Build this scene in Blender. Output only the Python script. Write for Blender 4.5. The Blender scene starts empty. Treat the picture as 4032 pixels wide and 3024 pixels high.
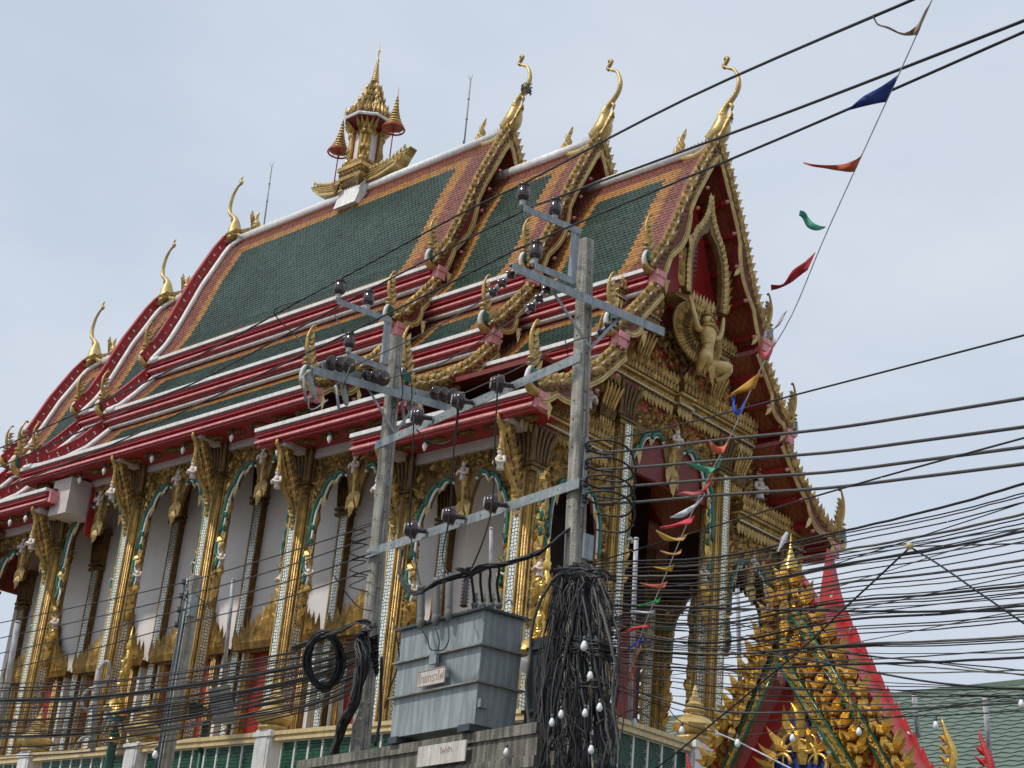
import bpy, math, random
import numpy as np
from mathutils import Vector, Matrix
random.seed(7)
R = random.Random(11)
scene = bpy.context.scene
PI = math.pi

# ------------------------------------------------------------------ camera
F_PX = 6331.205
CAM = Vector((29.632, -24.163, -7.586))
YAW, PITCH, ROLL = -0.76733, 0.39285, 0.09440
def _axes():
    sy, cy = math.sin(YAW), math.cos(YAW); sp, cp = math.sin(PITCH), math.cos(PITCH)
    f = Vector((sy*cp, cy*cp, sp)); r = Vector((cy, -sy, 0)); u = r.cross(f)
    cr, sr = math.cos(ROLL), math.sin(ROLL)
    return r*cr + u*sr, u*cr - r*sr, f
CR, CU, CF = _axes()
cd = bpy.data.cameras.new('camera'); cam = bpy.data.objects.new('camera', cd)
scene.collection.objects.link(cam)
cam.matrix_world = Matrix(((CR.x, CU.x, -CF.x, CAM.x), (CR.y, CU.y, -CF.y, CAM.y), (CR.z, CU.z, -CF.z, CAM.z), (0, 0, 0, 1)))
cd.sensor_width = 36; cd.lens = 36*F_PX/4032; cd.clip_start = 0.2; cd.clip_end = 3000
scene.camera = cam
def ray(x, y): return CF + CR*((x-2016)/F_PX) - CU*((y-1512)/F_PX)
def at(x, y, t): return CAM + ray(x, y)*t                     # pixel of the photograph + distance -> place
def onp(x, y, p, n):                                          # pixel -> place on a plane
    d = ray(x, y); return CAM + d*((p-CAM).dot(n)/d.dot(n))

# ------------------------------------------------------------------ sky, sun, exposure
SUN_DIR = Vector((-0.25, -0.68, 1.0)).normalized()             # towards the sun
elev = math.asin(SUN_DIR.z); azim = math.atan2(SUN_DIR.x, SUN_DIR.y)
world = bpy.data.worlds.new('World'); scene.world = world; world.use_nodes = True
nt = world.node_tree; nt.nodes.clear()
wo = nt.nodes.new('ShaderNodeOutputWorld'); bg = nt.nodes.new('ShaderNodeBackground')
sky = nt.nodes.new('ShaderNodeTexSky'); sky.sky_type = 'NISHITA'; sky.sun_disc = False
sky.sun_elevation = elev; sky.sun_rotation = azim; sky.air_density = 1.2; sky.dust_density = 3
tc = nt.nodes.new('ShaderNodeTexCoord'); mp = nt.nodes.new('ShaderNodeMapping'); mp.inputs['Scale'].default_value = (1.0, 1.0, 2.4)
nz = nt.nodes.new('ShaderNodeTexNoise'); nz.inputs['Scale'].default_value = 1.7; nz.inputs['Detail'].default_value = 5; nz.inputs['Roughness'].default_value = .55
cr_ = nt.nodes.new('ShaderNodeValToRGB')
cr_.color_ramp.elements[0].position = .30; cr_.color_ramp.elements[0].color = (5.0, 5.95, 7.35, 1)
cr_.color_ramp.elements[1].position = .68; cr_.color_ramp.elements[1].color = (7.0, 7.5, 8.3, 1)
mx = nt.nodes.new('ShaderNodeMixRGB'); mx.inputs[0].default_value = .93
nt.links.new(tc.outputs['Generated'], mp.inputs['Vector']); nt.links.new(mp.outputs[0], nz.inputs['Vector'])
nt.links.new(nz.outputs['Fac'], cr_.inputs[0]); nt.links.new(sky.outputs[0], mx.inputs[1]); nt.links.new(cr_.outputs[0], mx.inputs[2])
nt.links.new(mx.outputs[0], bg.inputs['Color']); bg.inputs['Strength'].default_value = 0.10
nt.links.new(bg.outputs[0], wo.inputs['Surface'])
sl = bpy.data.lights.new('sun', 'SUN'); sl.energy = 2.7; sl.angle = math.radians(2.5); sl.color = (1, .95, .87)
so = bpy.data.objects.new('sun', sl); scene.collection.objects.link(so)
so.rotation_euler = SUN_DIR.to_track_quat('Z', 'Y').to_euler()
scene.view_settings.view_transform = 'Standard'; scene.view_settings.look = 'None'
scene.view_settings.exposure = 0.06; scene.view_settings.gamma = 1; scene.view_settings.use_curve_mapping = False
scene.render.engine = 'CYCLES'

# ------------------------------------------------------------------ materials
def mat(name, col, rough=.5, metal=0, var=.25, scale=6, bump=0, bscale=40, spec=.5, tint=None, streak=0, island=0):
    m = bpy.data.materials.new(name); m.use_nodes = True; n = m.node_tree; b = n.nodes['Principled BSDF']
    b.inputs['Roughness'].default_value = rough; b.inputs['Metallic'].default_value = metal
    b.inputs['Specular IOR Level'].default_value = spec
    g = n.nodes.new('ShaderNodeNewGeometry'); no = n.nodes.new('ShaderNodeTexNoise')
    no.inputs['Scale'].default_value = scale; no.inputs['Detail'].default_value = 6; no.inputs['Roughness'].default_value = .65
    n.links.new(g.outputs['Position'], no.inputs['Vector'])
    r = n.nodes.new('ShaderNodeValToRGB')
    t = tint or tuple(c*(1-var) for c in col)
    hi = tuple(min(1, c*(1+var*.6)) for c in col)
    r.color_ramp.elements[0].position = .3; r.color_ramp.elements[0].color = (*t, 1)
    r.color_ramp.elements[1].position = .7; r.color_ramp.elements[1].color = (*hi, 1)
    n.links.new(no.outputs['Fac'], r.inputs[0]); last = r.outputs[0]
    if streak:
        mp = n.nodes.new('ShaderNodeMapping'); mp.inputs['Scale'].default_value = (9, 9, .7)
        n.links.new(g.outputs['Position'], mp.inputs['Vector'])
        n2 = n.nodes.new('ShaderNodeTexNoise'); n2.inputs['Scale'].default_value = 1.6; n2.inputs['Detail'].default_value = 4
        n.links.new(mp.outputs[0], n2.inputs['Vector'])
        r2 = n.nodes.new('ShaderNodeValToRGB'); r2.color_ramp.elements[0].position = .42; r2.color_ramp.elements[0].color = (1-streak,)*3+(1,)
        r2.color_ramp.elements[1].position = .62; r2.color_ramp.elements[1].color = (1, 1, 1, 1)
        n.links.new(n2.outputs['Fac'], r2.inputs[0])
        m2 = n.nodes.new('ShaderNodeMixRGB'); m2.blend_type = 'MULTIPLY'; m2.inputs[0].default_value = 1
        n.links.new(last, m2.inputs[1]); n.links.new(r2.outputs[0], m2.inputs[2]); last = m2.outputs[0]
    if island:
        mr = n.nodes.new('ShaderNodeMapRange'); mr.inputs[3].default_value = 1-island; mr.inputs[4].default_value = 1+island
        n.links.new(g.outputs['Random Per Island'], mr.inputs[0])
        m3 = n.nodes.new('ShaderNodeMixRGB'); m3.blend_type = 'MULTIPLY'; m3.inputs[0].default_value = 1
        n.links.new(last, m3.inputs[1]); n.links.new(mr.outputs[0], m3.inputs[2]); last = m3.outputs[0]
    n.links.new(last, b.inputs['Base Color'])
    if bump:
        nb = n.nodes.new('ShaderNodeTexNoise'); nb.inputs['Scale'].default_value = bscale; nb.inputs['Detail'].default_value = 3
        n.links.new(g.outputs['Position'], nb.inputs['Vector'])
        bp = n.nodes.new('ShaderNodeBump'); bp.inputs['Strength'].default_value = bump; bp.inputs['Distance'].default_value = .02
        n.links.new(nb.outputs['Fac'], bp.inputs['Height']); n.links.new(bp.outputs[0], b.inputs['Normal'])
    return m
M = {}
M['gold'] = mat('gilt', (.46, .29, .085), .40, .4, .5, 5, .6, 30, island=.3)
M['goldp'] = mat('gilt_pale', (.56, .40, .155), .40, .4, .35, 5, .5, 30, island=.14)
M['goldb'] = mat('gilt_bright', (.72, .47, .12), .27, .7, .3, 5, .3, 20, island=.15)
M['goldd'] = mat('gilt_shaded', (.17, .095, .026), .55, .25, .5, 7, .5, 30, island=.3)  # darkened gilt: the shade of carved recesses is put into its colour
M['dred'] = mat('dark_red_ground', (.17, .018, .012), .55, 0, .4, 4)
M['red'] = mat('red_paint', (.40, .028, .032), .46, 0, .3, 3, .2, streak=.3)
M['pink'] = mat('pink_paint', (.78, .30, .31), .5, 0, .22, 4, .2, streak=.25)
M['brown'] = mat('rust_glazed_tile', (.245, .082, .055), .45, 0, .3, 4, island=.2, spec=.35, streak=.2)
M['orange'] = mat('ochre_glazed_tile', (.42, .19, .045), .45, 0, .25, 4, island=.16, spec=.35, streak=.2)
M['green'] = mat('green_glazed_tile', (.034, .070, .053), .42, 0, .3, .5, island=.2, spec=.35, tint=(.010, .034, .024), streak=.22)
M['white'] = mat('white_plaster', (.78, .77, .745), .55, 0, .12, 5, .3, 14, streak=.18)
M['wall'] = mat('white_wall', (.82, .79, .775), .75, 0, .09, .8, .12, 12, streak=.035)
M['greytrim'] = mat('grey_white_beam', (.56, .50, .485), .7, 0, .15, 4)
M['fig'] = mat('white_figure_paint', (.70, .62, .58), .45, 0, .15, 8)
M['teal'] = mat('green_enamel', (.015, .14, .10), .22, 0, .3, 6)
M['cream'] = mat('cream_yellow_paint', (.66, .52, .27), .5, 0, .15, 3, .1, streak=.2)
M['yellow'] = mat('yellow_wall', (.62, .46, .16), .7, 0, .15, 3)
M['gblock'] = mat('green_block_glaze', (.035, .13, .075), .3, 0, .5, 14)
M['conc'] = mat('pole_concrete', (.40, .38, .325), .88, 0, .4, 4, .7, 45, streak=.38)
M['concd'] = mat('stained_concrete', (.24, .22, .185), .9, 0, .45, 4, .6, 50, streak=.55)
M['galv'] = mat('galvanised_steel', (.32, .355, .365), .5, .25, .25, 9, .2, 60, streak=.2)
M['tank'] = mat('transformer_grey_paint', (.31, .35, .355), .45, .05, .2, 2.2, .10, 8, streak=.30)
M['tankf'] = mat('rust_edged_grey_paint', (.26, .28, .275), .6, .05, .3, 9, .2, 30, tint=(.13, .09, .06))
M['tankd'] = mat('dark_steel', (.07, .08, .085), .5, .4, .3, 6)
M['rust'] = mat('rusty_steel', (.16, .08, .045), .8, .2, .4, 15)
M['porc'] = mat('brown_porcelain', (.035, .017, .018), .14, 0, .3, 8, spec=.8)
M['grub'] = mat('grey_rubber', (.15, .15, .145), .6, 0, .2, 10)
M['polym'] = mat('grey_porcelain', (.36, .38, .37), .35, 0, .15, 10)
M['black'] = mat('black_cable', (.010, .010, .012), .55, 0, .4, 12)
M['greyc'] = mat('grey_cable', (.07, .068, .064), .6, 0, .3, 12)
M['bronzec'] = mat('weathered_cable', (.12, .10, .075), .6, 0, .3, 12)
M['bulb'] = mat('milky_bulb', (.80, .80, .80), .2, 0, .03, 4)
M['post'] = mat('dark_green_post', (.008, .075, .055), .3, 0, .3, 6)
M['wpipe'] = mat('white_pipe', (.52, .53, .56), .5, 0, .2, 6, streak=.35)
M['blue'] = mat('deep_blue_ground', (.012, .035, .22), .5, 0, .3, 5)
M['redb'] = mat('bright_red_paint', (.46, .03, .03), .42, 0, .2, 5, .2, 30)
M['sign'] = mat('old_sign_plate', (.62, .58, .52), .5, 0, .18, 8, streak=.25)
M['ink'] = mat('faded_brown_print', (.40, .30, .26), .7, 0, .2, 20)
M['groof'] = mat('pale_green_roof', (.115, .165, .125), .5, 0, .15, 2, island=.08)
M['groofd'] = mat('dark_roof_joint', (.035, .055, .042), .7, 0, .3, 3)
M['ground'] = mat('street_concrete', (.16, .155, .145), .9, 0, .25, 2, .4, 30)
M['dark'] = mat('dark_interior', (.02, .014, .012), .8, 0, .3, 3)
M['mural'] = mat('dark_mural', (.035, .012, .018), .6, 0, .8, 2.5, tint=(.012, .008, .012))
M['mirror'] = mat('mirror_glass_inlay', (.80, .55, .42), .12, .75, .35, 20)
M['shut'] = mat('red_shutter', (.28, .02, .012), .45, 0, .35, 4)

def mosaic(name, a, b, scale):
    m = bpy.data.materials.new(name); m.use_nodes = True; n = m.node_tree; bs = n.nodes['Principled BSDF']
    g = n.nodes.new('ShaderNodeNewGeometry'); v = n.nodes.new('ShaderNodeTexVoronoi'); v.feature = 'DISTANCE_TO_EDGE'
    v.inputs['Scale'].default_value = scale; v.inputs['Randomness'].default_value = .5
    v2 = n.nodes.new('ShaderNodeTexVoronoi'); v2.inputs['Scale'].default_value = scale; v2.inputs['Randomness'].default_value = .5
    r = n.nodes.new('ShaderNodeValToRGB'); r.color_ramp.elements[0].position = .08; r.color_ramp.elements[0].color = (*b, 1)
    r.color_ramp.elements[1].position = .15; r.color_ramp.elements[1].color = (*a, 1)
    sp = n.nodes.new('ShaderNodeSeparateXYZ'); n.links.new(g.outputs['Position'], sp.inputs[0]); ad = n.nodes.new('ShaderNodeMath'); n.links.new(sp.outputs[0], ad.inputs[0]); n.links.new(sp.outputs[1], ad.inputs[1])
    cb = n.nodes.new('ShaderNodeCombineXYZ'); n.links.new(ad.outputs[0], cb.inputs[0]); n.links.new(sp.outputs[2], cb.inputs[1])
    v.voronoi_dimensions = '2D'; v2.voronoi_dimensions = '2D'
    n.links.new(cb.outputs[0], v.inputs['Vector']); n.links.new(cb.outputs[0], v2.inputs['Vector'])
    n.links.new(v.outputs['Distance'], r.inputs[0])
    mm = n.nodes.new('ShaderNodeMixRGB'); mm.blend_type = 'MULTIPLY'; mm.inputs[0].default_value = .22
    bw = n.nodes.new('ShaderNodeRGBToBW'); n.links.new(v2.outputs['Color'], bw.inputs[0])
    n.links.new(r.outputs[0], mm.inputs[1]); n.links.new(bw.outputs[0], mm.inputs[2]); n.links.new(mm.outputs[0], bs.inputs['Base Color'])
    bs.inputs['Roughness'].default_value = .18; bs.inputs['Metallic'].default_value = .25
    return m
M['mos'] = mosaic('mirror_mosaic', (.95, .97, .90), (.012, .075, .045), 15)
M['mosd'] = mosaic('dark_mosaic', (.22, .17, .09), (.05, .02, .02), 17)

def lattice(name, a, b, scale):
    m = bpy.data.materials.new(name); m.use_nodes = True; n = m.node_tree; bs = n.nodes['Principled BSDF']
    g = n.nodes.new('ShaderNodeNewGeometry'); sep = n.nodes.new('ShaderNodeSeparateXYZ'); n.links.new(g.outputs['Position'], sep.inputs[0])
    def mth(op, x, y=None, val=None):
        k = n.nodes.new('ShaderNodeMath'); k.operation = op; n.links.new(x, k.inputs[0])
        if y is not None: n.links.new(y, k.inputs[1])
        if val is not None: k.inputs[1].default_value = val
        return k.outputs[0]
    X, Z = mth('MULTIPLY', sep.outputs[0], val=scale*1.5), mth('MULTIPLY', sep.outputs[2], val=scale)
    p = mth('ABSOLUTE', mth('SINE', mth('ADD', X, Z))); q = mth('ABSOLUTE', mth('SINE', mth('SUBTRACT', X, Z)))
    mnm = mth('MINIMUM', p, q); r = n.nodes.new('ShaderNodeValToRGB'); r.color_ramp.elements[0].position = .12; r.color_ramp.elements[0].color = (*b, 1)
    r.color_ramp.elements[1].position = .3; r.color_ramp.elements[1].color = (*a, 1)
    n.links.new(mnm, r.inputs[0])
    no = n.nodes.new('ShaderNodeTexNoise'); no.inputs['Scale'].default_value = 22; no.inputs['Detail'].default_value = 3; n.links.new(g.outputs['Position'], no.inputs['Vector'])
    r2 = n.nodes.new('ShaderNodeValToRGB'); r2.color_ramp.elements[0].position = .42; r2.color_ramp.elements[0].color = (*a, 1); r2.color_ramp.elements[1].position = .58; r2.color_ramp.elements[1].color = (*b, 1)
    n.links.new(no.outputs['Fac'], r2.inputs[0])
    mm = n.nodes.new('ShaderNodeMixRGB'); mm.inputs[0].default_value = .35; n.links.new(r.outputs[0], mm.inputs[1]); n.links.new(r2.outputs[0], mm.inputs[2])
    n.links.new(mm.outputs[0], bs.inputs['Base Color']); bs.inputs['Roughness'].default_value = .5
    return m
M['soffit'] = lattice('red_soffit_gold_lattice', (.30, .115, .045), (.25, .018, .014), 13)

# ------------------------------------------------------------------ mesh builder
def V(*a): return Vector(a)
class MB:
    def __init__(s): s.v = []; s.f = []; s.m = []; s.s = []
    def add(s, vs, fs, mi=0, sm=False):
        o = len(s.v); s.v.extend(tuple(p) for p in vs)
        for f in fs: s.f.append(tuple(i+o for i in f)); s.m.append(mi); s.s.append(sm)
    def obox(s, c, a, b, d, mi=0):                              # centre + three half-extent vectors
        c, a, b, d = Vector(c), Vector(a), Vector(b), Vector(d); vs = [c+a*i+b*j+d*k for i in (-1, 1) for j in (-1, 1) for k in (-1, 1)]
        s.add(vs, [(0, 1, 3, 2), (4, 6, 7, 5), (0, 4, 5, 1), (2, 3, 7, 6), (0, 2, 6, 4), (1, 5, 7, 3)], mi)
    def bx(s, x0, x1, y0, y1, z0, z1, mi=0):
        s.obox(((x0+x1)/2, (y0+y1)/2, (z0+z1)/2), ((x1-x0)/2, 0, 0), (0, (y1-y0)/2, 0), (0, 0, (z1-z0)/2), mi)
    def bar(s, p, q, w, h=None, mi=0, up=Vector((0, 0, 1))):
        p, q = Vector(p), Vector(q); d = q-p; L = d.length; d.normalize(); a = d.cross(up)
        if a.length < 1e-4: a = d.cross(Vector((1, 0, 0)))
        a.normalize(); b = a.cross(d); h = h or w
        s.obox((p+q)/2, d*(L/2), a*(w/2), b*(h/2), mi)
    def prism(s, pts, o, u, v, n, t, mi=0, ms=None):            # 2-D outline extruded along n
        o, u, v, n = Vector(o), Vector(u), Vector(v), Vector(n); k = len(pts)
        A = [o+u*a+v*b for a, b in pts]; B = [p+n*t for p in A]
        s.add(A+B, [tuple(range(k-1, -1, -1))], mi); s.f.append(tuple(i+len(s.v)-k for i in range(k))); s.m.append(mi); s.s.append(False)
        base = len(s.v)-2*k
        for i in range(k):
            j = (i+1) % k; s.f.append((base+i, base+j, base+k+j, base+k+i)); s.m.append(mi if ms is None else ms); s.s.append(False)
    def tube(s, pts, rad, n=8, mi=0, cap=True, sm=True, sq=1.0):
        pts = [Vector(p) for p in pts]; k = len(pts)
        if not hasattr(rad, '__len__'): rad = [rad]*k
        t0 = (pts[1]-pts[0]).normalized(); ref = Vector((0, 0, 1)) if abs(t0.z) < .9 else Vector((1, 0, 0))
        a = t0.cross(ref).normalized(); vs = []
        for i in range(k):
            t = (pts[min(i+1, k-1)]-pts[max(i-1, 0)]).normalized(); a = (a - t*a.dot(t)); a.normalize(); b = t.cross(a)
            for j in range(n):
                th = 2*PI*j/n; vs.append(pts[i]+a*(math.cos(th)*rad[i])+b*(math.sin(th)*rad[i]*sq))
        fs = [(i*n+j, i*n+(j+1) % n, (i+1)*n+(j+1) % n, (i+1)*n+j) for i in range(k-1) for j in range(n)]
        s.add(vs, fs, mi, sm)
        if cap:
            o = len(s.v)-k*n; s.f.append(tuple(o+j for j in range(n-1, -1, -1))); s.m.append(mi); s.s.append(False)
            s.f.append(tuple(o+(k-1)*n+j for j in range(n))); s.m.append(mi); s.s.append(False)
    def lathe(s, o, prof, n=16, mi=0, ax=Vector((0, 0, 1)), sm=True, rot=0, mis=None, sx=1, sy=1):
        ax = Vector(ax).normalized(); ref = Vector((1, 0, 0)) if abs(ax.x) < .9 else Vector((0, 1, 0))
        b = ax.cross(ref).normalized(); a = b.cross(ax); vs = []
        o = Vector(o)
        for r, z in prof:
            for j in range(n):
                th = 2*PI*j/n+rot; vs.append(o+ax*z+a*(math.cos(th)*r*sx)+b*(math.sin(th)*r*sy))
        base = len(s.v); s.v.extend(tuple(p) for p in vs)
        for i in range(len(prof)-1):
            for j in range(n):
                s.f.append((base+i*n+j, base+i*n+(j+1) % n, base+(i+1)*n+(j+1) % n, base+(i+1)*n+j)); s.m.append(mis[i] if mis else mi); s.s.append(sm)
        s.f.append(tuple(base+j for j in range(n-1, -1, -1))); s.m.append(mis[0] if mis else mi); s.s.append(False)
        q = base+(len(prof)-1)*n; s.f.append(tuple(q+j for j in range(n))); s.m.append(mis[-1] if mis else mi); s.s.append(False)
    def leaf(s, p, v, n, L, W, H, mi=0, bend=0):                # a carved flame leaf
        v = Vector(v).normalized(); n = Vector(n); n = (n-v*n.dot(v)).normalized(); u = v.cross(n); p = Vector(p)
        q = lambda a, b, c: p+u*(a*W)+v*(b*L)+n*(c*H)
        bd = bend
        vs = [q(-.28, 0, 0), q(.28, 0, 0), q(0, 0, .5), q(-.5, .35, 0), q(.5, .35, 0), q(0, .35, 1), q(-.24+bd*.4, .7, .1), q(.24+bd*.4, .7, .1), q(bd*.4, .7, .7), q(bd, 1, .45)]
        s.add(vs, [(0, 2, 5, 3), (2, 1, 4, 5), (3, 5, 8, 6), (5, 4, 7, 8), (6, 8, 9), (8, 7, 9)], mi)
    def scatter(s, o, u, v, n, W, H, d, mi=(0,), inside=None, ang=.9, base=PI/2, hh=.5):
        o, u, v, n = Vector(o), Vector(u), Vector(v), Vector(n); ny = max(1, int(H/(d*.72))); nx = max(1, int(W/(d*.85)))
        for j in range(ny):
            for i in range(nx):
                a = (i+.5+(j % 2)*.5)/nx*W + R.uniform(-.2, .2)*d; b = (j+.3)/ny*H + R.uniform(-.2, .2)*d
                if a > W or (inside and not inside(a, b)): continue
                th = base + R.uniform(-ang, ang)+(.5 if (i+j) % 3 == 0 else -.3)
                s.leaf(o+u*a+v*b, u*math.cos(th)+v*math.sin(th), n, d*R.uniform(1.1, 1.6), d*R.uniform(.55, .85), d*hh*R.uniform(.7, 1.3), R.choice(mi), R.uniform(-.5, .5))
    def build(s, name, mats, parent=None, label=None, kind=None, loc=None):
        me = bpy.data.meshes.new(name); me.from_pydata(s.v, [], s.f); 
        for m in mats: me.materials.append(M[m] if isinstance(m, str) else m)
        me.polygons.foreach_set('material_index', s.m); me.polygons.foreach_set('use_smooth', s.s); me.update()
        return link(name, me, parent, label, kind, loc)
def link(name, me, parent=None, label=None, kind=None, loc=None):
    o = bpy.data.objects.new(name, me); scene.collection.objects.link(o)
    if parent is not None:
        o.parent = parent
        if loc is None: o.matrix_parent_inverse = Matrix.Translation(-WL[parent.name])
        else: o.location = loc
        WL[o.name] = Vector((0, 0, 0)) if loc is None else Vector((0, 0, 0))
        if loc is None: WL[o.name] = Vector((0, 0, 0))
    else:
        WL[o.name] = Vector((0, 0, 0)) if loc is None else Vector(loc)
        if loc is not None: o.location = loc
    if label: o['label'] = label
    if kind: o['kind'] = kind
    return o
WL = {}                                                          # world offset of each parent (no rotations on them)
def thing(name, label, cat, loc=(0, 0, 0), group=None, kind=None):
    o = bpy.data.objects.new(name, None); scene.collection.objects.link(o); o.location = loc; o.empty_display_size = .2
    o['label'] = label; o['category'] = cat; WL[o.name] = Vector(loc)
    if group: o['group'] = group
    return o
def tag(o, label=None, cat=None, group=None, kind=None):
    if label: o['label'] = label
    if cat: o['category'] = cat
    if group: o['group'] = group
    if kind: o['kind'] = kind
    return o
def clone(o, parent=None, mw=None, label=None, group=None):      # copy of a thing or part with everything under it
    c = o.copy(); scene.collection.objects.link(c); c.parent = parent
    if parent is not None and mw is None: c.matrix_parent_inverse = o.matrix_parent_inverse.copy()
    if mw is not None: c.matrix_parent_inverse = Matrix.Identity(4); c.matrix_basis = mw
    for ch in o.children: clone(ch, c)
    if label: c['label'] = label
    if group: c['group'] = group
    return c
def lerp(a, b, t): return a+(b-a)*t
def smooth_path(pts, k=4):                                       # Catmull-Rom through points
    P = [Vector(p) for p in pts]; out = []
    for i in range(len(P)-1):
        p0, p1, p2, p3 = P[max(i-1, 0)], P[i], P[i+1], P[min(i+2, len(P)-1)]
        for j in range(k):
            t = j/k; out.append(.5*((2*p1)+(p2-p0)*t+(2*p0-5*p1+4*p2-p3)*t*t+(3*p1-p0-3*p2+p3)*t**3))
    out.append(P[-1]); return out
def rsm(r, k): 
    o = []
    for i in range(len(r)-1): o += [lerp(r[i], r[i+1], j/k) for j in range(k)]
    return o+[r[-1]]
X, Y, Z = Vector((1, 0, 0)), Vector((0, 1, 0)), Vector((0, 0, 1))
GZ = -9.2
# ================================================================== THE TEMPLE
temple = thing('temple', 'ornate gilded Thai temple with green, ochre and rust tiled tiered roofs and white walls', 'temple', (0, 0, -3.7))
TP = temple
SECX = {'A': 5.37, 'B': 8.32, 'C': 11.68}
T1 = [(0, 13.2), (.25, 12.75), (.83, 11.43), (1.28, 10.15), (1.6, 9.35), (2.0, 8.68)]
T2 = [(1.75, 8.33), (2.3, 7.6), (2.7, 7.12), (3.02, 6.86)]
T3 = [(2.75, 6.5), (3.4, 5.7), (4.2, 5.02), (5.0, 4.62)]
ZM = {'A': ((13.2, 8.68), (8.33, 6.86), (6.5, 4.62)), 'B': ((11.95, 7.77), (7.42, 5.98), (5.63, 3.9)), 'C': ((10.7, 6.87), (6.53, 5.13), (4.8, 3.2))}
def prof(sec, k):
    P = (T1, T2, T3)[k]; a, b = P[0][1], P[-1][1]; c, d = ZM[sec][k]
    return [(w, d+(z-b)*(c-d)/(a-b)) for w, z in P]
def resample(P, n):
    L = [0]
    for i in range(len(P)-1): L.append(L[-1]+math.hypot(P[i+1][0]-P[i][0], P[i+1][1]-P[i][1]))
    def f(s):
        s = max(0, min(L[-1], s))
        for i in range(len(P)-1):
            if s <= L[i+1]+1e-9:
                t = (s-L[i])/(L[i+1]-L[i]); return (lerp(P[i][0], P[i+1][0], t), lerp(P[i][1], P[i+1][1], t))
        return P[-1]
    return L[-1], f
def off(f, Lt, s, a):
    e = .05; p, q = f(max(0, s-e)), f(min(Lt, s+e)); dw, dz = q[0]-p[0], q[1]-p[1]; l = math.hypot(dw, dz); w, z = f(s)
    return (w - dz/l*a, z + dw/l*a)

TILE_W, TILE_E = .118, .098
def tile_slab(sec, k, side, x0, x1, zone, name, single=0, coarse=False):
    P = prof(sec, k); Lt, f = resample(P, 0)
    # the boarding under the tiles
    sl = MB(); n = 8
    top = [off(f, Lt, Lt*i/n, -.02) for i in range(n+1)]; bot = [off(f, Lt, Lt*i/n, -.13) for i in range(n+1)]
    pts = [(side*w, z) for w, z in top]+[(side*w, z) for w, z in reversed(bot)]
    sl.prism(pts, (x0, 0, 0), Y, Z, X, x1-x0, 0)
    slab = sl.build('roof_slope', ['soffit' if k < 3 else 'red'], TP)
    rows = int(Lt/TILE_E); cols = int((x1-x0)/TILE_W); tl = MB(); ns = 0
    if coarse:
        st = 6
        for j in range(0, rows, 2):
            s0, s1 = j*TILE_E, min(Lt, (j+2.4)*TILE_E); a, b = off(f, Lt, s0, .0), off(f, Lt, s1, .03)
            xs = [x0+(x1-x0)*i/40 for i in range(41)]
            for i in range(40):
                tl.add([V(xs[i], side*a[0], a[1]), V(xs[i+1], side*a[0], a[1]), V(xs[i+1], side*b[0], b[1]), V(xs[i], side*b[0], b[1])], [(0, 1, 2, 3)], zone((xs[i]+xs[i+1])/2, (s0+s1)/2, Lt))
    else:
        proto = None
        for j in range(rows+1):
            for i in range(cols+1):
                xc = x0+(i+.5*(j % 2)+.25)*TILE_W; s0 = j*TILE_E-.03; s1 = s0+TILE_E*1.38
                if xc > x1-.02 or xc < x0: continue
                if s0 > Lt-.03: continue
                s1 = min(s1, Lt+.04)
                w = TILE_W*.485; hl, hr = .014+R.uniform(-.003, .003), .014+R.uniform(-.003, .003); yaw = R.uniform(-.006, .006)
                A, B = off(f, Lt, max(s0, 0), .0), f(min(s1, Lt)); 
                b1, b2 = off(f, Lt, s1-.035, hl), off(f, Lt, s1-.035, hr); tip = off(f, Lt, s1, (hl+hr)/2); tb = off(f, Lt, s1, .002); bb = off(f, Lt, s1-.035, .002)
                if s1 > Lt: 
                    ex = s1-Lt; p_, q_ = f(Lt-.1), f(Lt); l_ = math.hypot(q_[0]-p_[0], q_[1]-p_[1]); tip = (tip[0]+(q_[0]-p_[0])/l_*ex, tip[1]+(q_[1]-p_[1])/l_*ex); tb = (tb[0]+(q_[0]-p_[0])/l_*ex, tb[1]+(q_[1]-p_[1])/l_*ex)
                g = lambda x, p: V(x, side*p[0], p[1])
                vs = [g(xc-w, A), g(xc+w, A), g(xc+w+yaw, b2), g(xc+yaw, tip), g(xc-w+yaw, b1), g(xc+w+yaw, bb), g(xc+yaw, tb), g(xc-w+yaw, bb)]
                fs = [(0, 1, 2, 3, 4) if side > 0 else (4, 3, 2, 1, 0), (4, 3, 6, 7), (3, 2, 5, 6)]
                mi = zone(xc, s0+.05, Lt)
                if single and ns < single and j < rows-2 and x1-xc < 2.9 and j > 2:
                    t_ = MB(); t_.add(vs, fs, 0); t_.build('roof_tile', [('green', 'orange', 'brown')[mi]], slab); ns += 1
                else: tl.add(vs, fs, mi)
    tl.build('roof_tiling', ['green', 'orange', 'brown'], slab, kind='stuff')
    return slab, P, Lt, f

def zone_fn(k, ends, A=True):
    # ends = list of (x position, direction, brown width, orange width)
    def z(x, s, L):
        j = R.random()*0
        if k == 0: tb, to = .46, .28; bb, bo = .07, .17
        elif k == 1: tb, to = .30, .20; bb, bo = .02, .13
        else: tb, to = .20, .17; bb, bo = .0, .11
        if s < tb: c = 2
        elif s < tb+to: c = 1
        elif s > L-bb: c = 2
        elif s > L-bb-bo: c = 1
        else: c = 0
        for xe, d, bw, ow in ends:
            e = (x-xe)*d + (.35*max(0, s-L*.72) if k == 0 else 0)*-0
            if e < bw: return 2
            if e < bw+ow and c != 2: c = 1
        return c
    return z

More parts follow.
